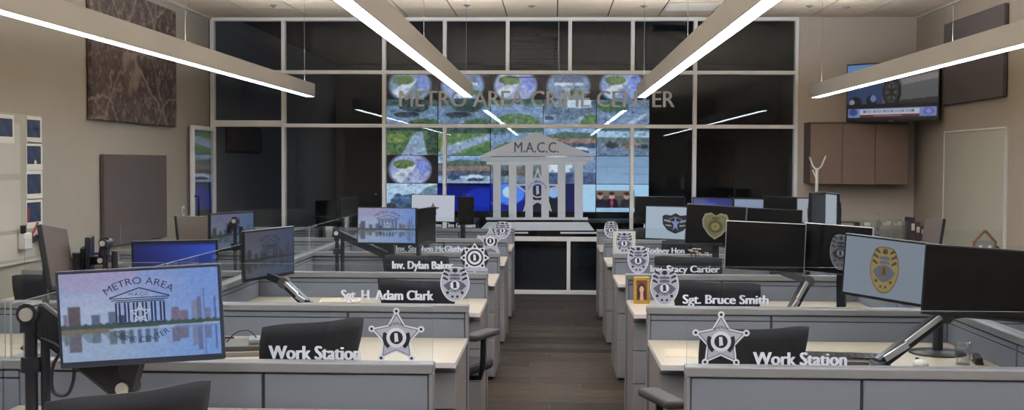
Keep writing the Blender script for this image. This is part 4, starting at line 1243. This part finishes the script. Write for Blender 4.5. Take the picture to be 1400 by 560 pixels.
def logo(t, wd, dim, scr, text=True, y=-.0035):
    """emblem shown on a skyline screen"""
    q = MB(); k = wd; cx = .0
    if text:
        arc_text(q, 'METRO AREA', cx, -.146 * k, .356 * k, .356 * k, 125, 55, .044 * k, y, 0)
        arc_text(q, 'CRIME CENTER', cx, .13 * k, .30 * k, .30 * k, 233, 307, .036 * k, y, 0, inside=True)
    for (a, b), (c_, d) in (((-.19, .125), (0, .185)), ((0, .185), (.19, .125))):
        q.flat([(cx + a * k, b * k - .004 * k), (cx + c_ * k, d * k - .004 * k), (cx + c_ * k, d * k + .004 * k), (cx + a * k, b * k + .004 * k)], y)
    for z0, x_ in ((.121, .19), (.108, .18), (.097, .15)): q.flat([(cx - x_ * k, (z0 - .003) * k), (cx + x_ * k, (z0 - .003) * k), (cx + x_ * k, (z0 + .003) * k), (cx - x_ * k, (z0 + .003) * k)], y)
    put_text(q, 'M.A.C.C.', cx - .065 * k, cx + .065 * k, .134 * k, .020 * k, y, 0, 0)
    for i in range(6):
        x = cx + (-.14 + .056 * i) * k
        for dx in (-.011, .011): q.flat([(x + (dx - .006) * k, -.035 * k), (x + (dx + .006) * k, -.035 * k), (x + (dx + .006) * k, .092 * k), (x + (dx - .006) * k, .092 * k)], y)
    q.flat([(cx - .155 * k, -.045 * k), (cx + .155 * k, -.045 * k), (cx + .155 * k, -.037 * k), (cx - .155 * k, -.037 * k)], y)
    q.build('screen_emblem', ink('screen_ink_%.2f' % dim, np.array((40, 48, 84)) * dim), scr)
    q = MB(); cz = .018 * k; sp_ = star_pts(cx, cz, .072 * k, .034 * k); si_ = star_pts(cx, cz, .054 * k, .025 * k)
    q.add([(x, y - .0008, z) for x, z in sp_] + [(x, y - .0008, z) for x, z in si_], [(i, (i + 1) % 10, 10 + (i + 1) % 10, 10 + i) for i in range(10)], 0)
    ring(q, cx, cz, .034 * k, .034 * k, .009 * k, y - .0008, 0)
    q.build('screen_star', ink('screen_star_%.2f' % dim, np.array((196, 202, 222)) * dim), scr)


def sub(t, name): return next(c for c in t.children if c.name.split('.')[0] == name)


# ---- left of the aisle
t, c1 = monitor(192.5, 431.5, 3.62, .520, .315, 9, -2.7, 'large tilted monitor showing city skyline and emblem, nearest on left', paint_skyline(208, 117), 1.0, 'bezel', .020, .010)
logo(t, .5, 1.0, sub(t, 'screen'))
p0 = at(42, 428, 3.64)
arm(t, c1, (p0.x, 3.64), (p0.x, 3.64, p0.z + .02), at(172, 529, 3.74), thick=.10, loop=True)
t, c = monitor(239, 362, 6.75, .52, .30, 3, -1.2, 'monitor with plain deep blue screen above the nearest skyline monitor', paint_blue(), 1.0); neck(t, c, DZ, yw=3)
t, c = monitor(369, 346, 6.86, .50, .305, 67, -1.0, 'dim skyline monitor turned toward the aisle behind second left glass', paint_skyline(96, 60, .45), 1.0)
logo(t, .46, .45, sub(t, 'screen'))
p0 = at(420, 408, 6.72); gas_arm(t, c, (p0.x, 6.72), at(389, 386, 6.80))
t, c = monitor(318, 316, 8.5, .50, .29, 65, 0, 'dim skyline monitor behind a black pole, by the open door', paint_skyline(80, 50, .62), 1.0); logo(t, .46, .62, sub(t, 'screen'), text=False)
pp = at(319, 350, 8.42)
arm(t, c, (pp.x + .02, 8.40), (pp.x + .02, 8.40, 1.20), (pp.x - .10, 8.52, 1.05), thick=.05)
t, c = monitor(268, 320, 8.55, .50, .28, 77, 3, 'switched off monitor with painted grey wall reflection facing the aisle near the open door', None, off='wallrefl', tilt=8); neck(t, c, DZ, yw=77)
t, c = monitor(82, 352, 5.30, .50, .30, 101, 6.0, 'switched off monitor with painted brownish wall reflection seen nearly edge on, by the poster board', None, off='wallrefl', tilt=10); neck(t, c, DZ, yw=101)
t, c = monitor(126, 356, 5.62, .24, .25, 107, 0, 'dark monitor just behind the brownish edge on monitor', None)
arm(t, c, (at(146, 345, 5.5).x, 5.48), (at(146, 345, 5.5).x, 5.48, 1.24), (at(134, 345, 5.5).x, 5.56, 1.13), thick=.035)
t, c = monitor(530, 308.5, 8.72, .470, .285, 2, .6, 'bright skyline monitor in the fourth row left of the aisle', paint_skyline(128, 76, .95), 1.0, 'black', .012, .006); logo(t, .46, .95, sub(t, 'screen'))
pp = at(460, 322, 8.78)
arm(t, c, (pp.x, 8.80), (pp.x, 8.80, pp.z + .04), at(536, 352, 8.86), thick=.06)
t, c = monitor(584, 309, 8.66, .46, .285, 79, 0, 'black switched off monitor right beside the bright skyline monitor', None); neck(t, c, DZ, yw=79)
t, c = monitor(592, 284.5, 11.85, .46, .285, 1, 1.0, 'white screen monitor with small dark badge in farthest left row', paint_plain((200, 206, 220)), 1.0, 'black', .008, .005)
q = MB(); badge_star(q, -.0, -.01, .062, -.003); q.build('screen_badge', [ink('g1', (120, 98, 50)), ink('g2', (30, 26, 34)), ink('g2', 0), ink('g3', (170, 140, 80))], sub(t, 'screen')); neck(t, c, DZ, 'white', yw=1)
for px, py, Y, yw, lab in ((446, 292, 12.0, 71, 'black monitor seen at an angle far left of the aisle, nearer the door'), (479, 288, 12.05, 77, 'black monitor angled in the farthest left row beside the aisle desks')):
    t, c = monitor(px, py, Y, .46, .30, yw, 0, lab, None); neck(t, c, DZ, yw=yw)
t, c = monitor(638, 288, 11.95, .20, .30, 40, 0, 'narrow black screen beside the white farthest left monitor', None); neck(t, c, DZ, yw=40)

# ---- right of the aisle
t, c = monitor(1215, 369, 5.12, .455, .285, -44, 3.6, 'pale blue monitor with gold police badge, nearest on right', paint_plain((150, 164, 180)), .70, 'black', .014, .010)
q = MB(); badge_oval(q, -.02, 0.0, .070, .108, -.003); q.build('screen_badge', [ink('gold', (146, 128, 74)), ink('golde', (108, 94, 56)), ink('bdblue', (92, 96, 116)), ink('bddark', (70, 62, 48))], sub(t, 'screen'))
pb = at(1282, 470, 5.38); b = Vector((pb.x, 5.38, DZ)) - c
wpart(t, MB().lathe([(0, 0), (.13, 0), (.13, .008), (.06, .02), (0, .02)], b, 28), 'stand_base', M['arm'])
q = MB(); q.cyl(b + Vector((0, 0, .02)), b + Vector((0, 0, .42)), .024); wpart(t, q, 'pole', M['arm'])
q = MB(); hb = Vector((math.sin(math.radians(44)), math.cos(math.radians(44)), 0)); q.bar(b + Vector((0, 0, .38)), hb * .07, .045, .05); q.bar(hb * .075, hb * .04, .09, .09); wpart(t, q, 'support_arm', M['arm'], .004)
t, c = monitor(1352, 388, 4.80, .52, .30, -14, 3.0, 'large black switched off monitor at the right frame edge', None)
fa = at(1200, 488, 4.86); gas_arm(t, c, (fa.x, 4.86), at(1290, 430, 4.93))
t, c = monitor(1046, 337, 6.62, .455, .285, -8, 2.0, 'black monitor with silver trim, left one of the second row pair', None, trim='sbez', bz=.006, chin=.006)
fa = at(1080, 414, 6.52); gas_arm(t, c, (fa.x, 6.52), at(1104, 384, 6.58))
t, c = monitor(1144, 341, 6.60, .42, .285, -38, 2.0, 'black monitor with silver trim and ghostly painted badge reflection beside pale blue monitor', None, trim='sbez', bz=.006, chin=.006); neck(t, c, DZ, yw=-38, disc=.15)
q = MB(); badge_oval(q, .025, -.01, .066, .105, -.003); q.build('screen_badge', [ink('badge_refl1', (92, 92, 98)), ink('badge_refl2', (118, 118, 122)), ink('badge_refl3', (40, 40, 46)), ink('badge_refl3', 0)], sub(t, 'screen'))  # badge mirrored in the off screen, imitated by faintly glowing print
t, c = monitor(978, 308.5, 8.3, .43, .30, -12, 3.0, 'black monitor with pale gold heart shaped badge right of the aisle', None); neck(t, c, DZ, yw=-12)
q = MB(); egg_ = [(0, .075), (.035, .095), (.08, .085), (.098, .04), (.09, -.01), (.05, -.065), (0, -.1), (-.05, -.065), (-.09, -.01), (-.098, .04), (-.08, .085), (-.035, .095)]
q.flat(egg_, -.003, 0); q.flat([(x * .86, z * .86) for x, z in egg_], -.0036, 1); ring(q, 0, -.005, .05, .045, .014, -.0042, 2); ring(q, 0, -.005, .026, .024, .01, -.0042, 3); arc_text(q, 'POLICE', 0, -.01, .07, .062, 140, 40, .018, -.0042, 3)
q.flat(ell(0, .055, .03, .012, 12), -.0042, 2)
q.build('screen_badge', [ink('pg1', (134, 134, 104)), ink('pg2', (104, 106, 66)), ink('pg3', (70, 62, 30)), ink('pg4', (150, 132, 66))], sub(t, 'screen'))
t, c = monitor(1058, 312, 8.42, .40, .29, -10, 2.0, 'black monitor half hidden behind the silver trimmed pair', None); neck(t, c, DZ, yw=-10)
t, c = monitor(918, 305, 9.9, .46, .292, -14, 1.0, 'white screen monitor with black police shield right of the aisle', paint_plain((176, 194, 212)), 1.0, 'black', .010, .006); neck(t, c, DZ, yw=-14)
q = MB(); sh = [(-.115, .06), (-.09, .075), (-.04, .068), (0, .09), (.04, .068), (.09, .075), (.115, .06), (.11, -.01), (.07, -.06), (0, -.09), (-.07, -.06), (-.11, -.01)]
q.flat([(x + .035, z) for x, z in sh], -.003, 3); q.flat([(x * .5 + .035, z * .9 - .005) for x, z in star_pts(0, 0, .08, .03)], -.0036, 1)
for s in (-1, 1): q.flat([(.035 + s * .04, .02), (.035 + s * .10, .035), (.035 + s * .10, .02), (.035 + s * .04, .005)], -.0036, 0); q.flat([(.035 + s * .035, -.015), (.035 + s * .09, -.01), (.035 + s * .08, -.022), (.035 + s * .035, -.028)], -.0036, 0)
arc_text(q, 'POLICE', .035, 0, .06, .045, 150, 30, .014, -.004, 0)
q.build('screen_badge', [ink('sh1', (150, 160, 176)), ink('sh2', (130, 144, 190)), ink('sh3', (90, 96, 110)), ink('sh4', (16, 18, 26))], sub(t, 'screen'))
t, c = monitor(902, 287, 12.0, .53, .29, -4, 0, 'black monitor behind the white shield monitor, farthest right row', None); neck(t, c, DZ, yw=-4)
cv = Cv(48, 28, (30, 42, 128)); cv.poly([(0, 0), (.55, .2), (1, .55), (1, .7), (.4, .35), (0, .5)], (60, 84, 200)); cv.rect(0, 0, .35, .4, (84, 84, 120), .6); cv.blur(2)
t, c = monitor(974, 288, 12.0, .42, .28, -6, 1, 'blue screen monitor at the back right of the aisle', cv, 1.0); neck(t, c, DZ, yw=-6)
t, c = monitor(1024, 289, 12.02, .33, .28, -4, 1, 'pale blue screen monitor right of the blue one at back', paint_plain((150, 164, 196)), .9); neck(t, c, DZ, yw=-4)
t, c = monitor(1066, 288, 11.96, .34, .30, -8, 1, 'black monitor at back, right of the pale blue one', None); neck(t, c, DZ, yw=-8)
t, c = monitor(1103, 288, 12.05, .22, .28, -12, 0, 'narrow pale screen beyond the black upright unit', paint_plain((172, 182, 190)), .9); neck(t, c, DZ, yw=-12)
t, c = monitor(1136, 290, 8.95, .44, .30, -92, 0, 'edge on monitor with pale screen right of the black upright unit', paint_plain((176, 188, 196)), .9); neck(t, c, DZ, yw=-92)
t, c = monitor(1119, 291, 8.72, .30, .32, 56, 0, 'black upright unit seen edge on before the white stand', None, off='black'); neck(t, c, DZ, yw=56, disc=.08)
t, c = monitor(1273, 323, 8.9, .42, .28, -90, -3, 'switched off monitor with painted brownish wall reflection by the binders, turned to the aisle', None, off='wallrefl', tilt=9); neck(t, c, DZ, yw=-90)

# ================================================================== small things on the desks
# nearest right desk
def keyboard(x, y, rz, lab, L=.44, W=.14, z=DZ):
    t = thing('keyboard', lab, 'keyboard', (x, y, z), math.radians(rz))
    MB().box(-L / 2, L / 2, -W / 2, W / 2, 0, .014).build('base', M['chairp'], t, bevel=.003)
    q = MB()
    for r in range(5):
        n = 15
        for i in range(n):
            x0 = -L / 2 + .01 + i * (L - .02) / n; q.box(x0, x0 + (L - .02) / n - .003, -W / 2 + .010 + r * (W - .02) / 5, -W / 2 + .010 + (r + 1) * (W - .02) / 5 - .003, .014, .019)
    o = q.build('keys', M['black'], t); o['kind'] = 'stuff'
    return t


p = at(1175, 484, 5.0)
keyboard(1.28, 5.21, -8, 'black keyboard on the right desk behind the Work Station glass', .46, .17)
t = thing('document_tray', 'flat black writing tray lying before the keyboard on right desk', 'tray', (1.26, 5.03, DZ), math.radians(-6))
MB().box(-.22, .22, -.045, .045, 0, .016).build('pad', M['arm'], t, bevel=.005); MB().box(-.2, .2, -.03, .03, .016, .02).build('inset', M['armg'], t)
t = thing('mouse', 'pale grey mouse at foot of the grey gas arm', 'mouse', (1.62, 5.03, DZ), .4)
q = MB(); q.lathe([(0, .0), (.032, 0), (.034, .012), (.026, .026), (.012, .033), (0, .034)], n=18); o = q.build('shell', M['white'], t); o.scale = (.85, 1.2, .9); MB().box(-.004, .004, .015, .03, .026, .034).build('wheel', M['core'], t)
t = thing('tumbler', 'clear tumbler on the right desk in front of lengthwise partition', 'glass', (at(1322, 500, 5.03).x, 5.08, DZ))
MB().lathe([(0, .004), (.030, .004), (.034, .06), (.036, .10), (.033, .10), (.031, .06), (.027, .008), (0, .008)], n=24).build('bowl', M['water'], t)
MB().lathe([(.0, 0), (.030, 0), (.030, .004), (0, .004)], n=24).build('base', M['gedge'], t)
t = thing('stapler', 'small black stapler at right end of nearest right desk', 'stapler', (1.90, 5.12, DZ), math.radians(80))
MB().box(-.05, .05, -.018, .018, 0, .012).build('base', M['chairp'], t, bevel=.003); MB().bar((-.05, 0, .02), (.05, 0, .03), .03, .022).build('jaw', M['chairp'], t, bevel=.004)
t = thing('paper_sheet', 'cream paper sheet lying behind the right star badge', 'paper', (at(948, 478, 5.3).x, 5.30, DZ), math.radians(-6))
MB().box(-.13, .13, -.11, .11, 0, .002).build('sheet', M['cpaper'], t)
# nearest left desk beyond the glass
t = thing('document_stack', 'stack of grey binders beside the left chair on second desk', 'document stack', (-1.42, 5.22, DZ), math.radians(14))
MB().box(-.25, .25, -.13, .13, 0, .022).build('binder', M['taupe'], t, bevel=.003); MB().box(-.22, .26, -.11, .13, .022, .045).build('binder', M['armg'], t, bevel=.003); MB().box(.0, .2, -.06, .08, .045, .065).build('notebook', M['cap'], t, bevel=.003)
MB().tube(smooth([(-.10, 0, .048), (-.06, 0, .09), (0, 0, .10), (.05, 0, .048)]), .003, 6).build('cable', M['arm'], t)
t = thing('pen_holder', 'small black clip box right of the nearest skyline monitor', 'box', (at(310, 457, 5.55).x, 5.55, DZ))
MB().box(-.03, .03, -.02, .02, 0, .012).build('body', M['chairp'], t, bevel=.002); MB().box(-.05, .035, -.006, .006, .012, .018).build('clip', M['chairp'], t)
# second left station
t = thing('paper_stack', 'loose cream papers on the left desk behind the sergeant glass', 'papers', (at(466, 405, 6.9).x, 6.92, DZ), math.radians(8))
for k in range(6): MB().box(-.12 + rng.uniform(-.015, .015), .12 + rng.uniform(-.015, .015), -.10, .10, k * .007, k * .007 + .005).build('sheet', M['cpaper' if k % 2 else 'paper'], t)
t = thing('cable_heap', 'dark cable heap under the leaning arm on left desk', 'cable', (at(368, 407, 6.75).x, 6.72, DZ))
for k in range(3): MB().tube(smooth([(-.14 + .03 * k, -.03, .006), (-.06, .04 - .02 * k, .02), (.03, -.03 + .02 * k, .012), (.12, .02, .006)]), .006, 6).build('cable', M['arm'], t)
t = thing('paper_cup', 'white paper cup on a partition cap beyond the pole arm', 'cup', (at(450, 322, PY[4] + .012).x, PY[4] + .012, PZ))
MB().lathe([(0, 0), (.026, 0), (.036, .105), (.033, .105), (.024, .005), (0, .005)], n=20).build('body', M['white'], t); MB().lathe([(.036, .10), (.039, .103), (.036, .108), (.033, .105)], n=20).build('rim', M['white'], t)
t = thing('olive_bag', 'olive dark case standing behind the blue monitor', 'case', (at(150, 340, 7.3).x, 7.14, DZ))
q = MB(); q.box(-.16, .16, -.09, .09, 0, .24); q.build('body', M['olive'], t, bevel=.04, seg=3); MB().tube(smooth([(-.07, 0, .235), (-.06, 0, .29), (.06, 0, .29), (.07, 0, .235)]), .01).build('handle', M['chairp'], t)
# right: gold photo frame, white framed print, flower shapes for a reflection, house ornament
px0 = at(877.5, 392, 7.2); t = thing('photo_frame', 'gold photo frame with portrait of dark haired person on the right desk', 'photo frame', (px0.x, 7.18, DZ), math.radians(4)); t.rotation_euler = (math.radians(-6), 0, math.radians(4))
q = MB(); W_, H_ = .050, .17
q.box(-W_, W_, 0, .012, 0, .022); q.box(-W_, W_, 0, .012, H_ - .022, H_); q.box(-W_, -W_ + .018, 0, .012, .022, H_ - .022); q.box(W_ - .018, W_, 0, .012, .022, H_ - .022); q.build('frame', M['gold'], t, bevel=.003)
MB().box(-W_ + .004, W_ - .004, .008, .014, .004, H_ - .004).build('backing', M['chairp'], t)
M['skin'] = pmat('portrait_skin_print', (206, 160, 138), .6, noise=.05, nscale=200); M['hair'] = pmat('portrait_hair_print', (62, 34, 26), .6, noise=.1, nscale=200)
q = MB(); q.flat([(-W_ + .016, .02), (W_ - .016, .02), (W_ - .016, H_ - .02), (-W_ + .016, H_ - .02)], .0075, 2); q.flat(ell(0, .095, .026, .036), .007, 1); q.flat([(-.03, .03), (.03, .03), (.026, .1), (-.026, .1)], .0068, 1); q.flat(ell(0, .09, .014, .021), .0064, 0); q.flat([(-.012, .022), (.012, .022), (.008, .075), (-.008, .075)], .0066, 0)
q.build('portrait', [M['skin'], M['hair'], pmat('portrait_backdrop_print', (120, 70, 56), .6, noise=.1, nscale=60)], t)
MB().bar((0, .015, H_ * .7), (0, .07, .004), .03, .004, up=(0, 1, 0)).build('easel_leg', M['chairp'], t)
a, b = at(838, 346, PY[3] + .30), at(869, 316, PY[3] + .30)
t = thing('framed_print', 'white framed print standing behind the shield on fourth right glass', 'picture', ((a.x + b.x) / 2, PY[3] + .30, .0), 0)
hw = (b.x - a.x) / 2; z0, z1 = .80, b.z
q = MB(); q.box(-hw, hw, 0, .015, z0, z0 + .012); q.box(-hw, hw, 0, .015, z1 - .012, z1); q.box(-hw, -hw + .01, 0, .015, z0 + .012, z1 - .012); q.box(hw - .01, hw, 0, .015, z0 + .012, z1 - .012); q.build('frame', M['white'], t)
MB().box(-hw + .008, hw - .008, .004, .012, z0 + .01, z1 - .01).build('sheet', M['paper'], t)
MB().box(-.02, .02, .015, .04, 0, z0 + .10).build('post', M['arm'], t); MB().box(-.09, .09, -.05, .10, 0, .012).build('foot', M['arm'], t)
t = thing('reflection_flowers', 'pale flower shapes standing in for a reflection over the end of a faint name', 'flowers', (at(944, 345, 9.4).x, 8.98, DZ))  # added flower shapes stand in for a pale reflection
MB().lathe([(0, 0), (.03, 0), (.04, .05), (.025, .09), (.022, .09), (.03, .05), (0, .01)], n=16).build('vase', M['white'], t)
for k in range(9):
    a = k * 2.4; r = .02 + .045 * (k % 3) / 2; tip = Vector((r * math.cos(a) * 1.3, r * math.sin(a), .17 + .05 * ((k * 7) % 5) / 4))
    st = MB(); st.tube([(0, 0, .07), tip * .6, tip], .003, 5); so = st.build('stem', M['olive'], t)
    fl_ = MB()
    for j in range(5):
        b_ = j * 1.2566; fl_.lathe([(0, -.006), (.009, 0), (0, .006)], tip + Vector((.011 * math.cos(b_), .011 * math.sin(b_), 0)), 7)
    fl_.build('flower', M['pink'], so)
hz = PZ; hp = at(1345, 340, PY[3] + .03)
t = thing('house_ornament', 'small wooden house shaped ornament on a partition cap before the ivory board', 'ornament', (min(hp.x, 3.44), PY[3] + .012, hz + .0), 0)
ow = .075; t.scale = (1.2, 1, 1.25)
MB().box(-ow * .9, ow * .9, -.006, .008, .0, .10).build('back_panel', M['cap'], t)
q = MB(); q.bar((-ow, 0, .085), (0, 0, .165), .022, .014, up=(0, 0, 1)); q.bar((0, 0, .165), (ow, 0, .085), .022, .014, up=(0, 0, 1)); q.build('roof', M['wood'], t)
q = MB(); q.box(-ow, -ow + .014, -.011, .011, 0, .09); q.box(ow - .014, ow, -.011, .011, 0, .09); q.box(-ow, ow, -.011, .011, 0, .012); q.build('frame', M['wood'], t)
for x in (-.03, .03): MB().box(x - .01, x + .01, -.012, -.006, .012, .07).build('window', M['white'], t)
for px, lab in ((1364, 'tiny black ball ornament right of the house ornament'), (1296, 'tiny black ball ornament left of the house ornament')):
    pt = at(px, 340, PY[3]); x = min(pt.x, 3.535)
    t = thing('ball_ornament', lab, 'ornament', (x, PY[3] + .012, PZ), 0)
    MB().lathe([(0, 0), (.012, 0), (.012, .006), (.006, .05), (0, .05)], n=12).build('stem', M['core'], t); MB().lathe([(0, .045), (.014, .05), (.02, .065), (.014, .08), (0, .086)], n=14).build('ball', M['chairp'], t)
# keyboards in the farther stations
for x, yy, lab in ((-1.30, 6.85, 'x'),):
    pass
keyboard(.98, 6.80, -4, 'black keyboard on second right desk under the silver trimmed monitor')
keyboard(-1.2, 8.62, 2, 'black keyboard on the fourth left desk under the bright skyline monitor') if False else None
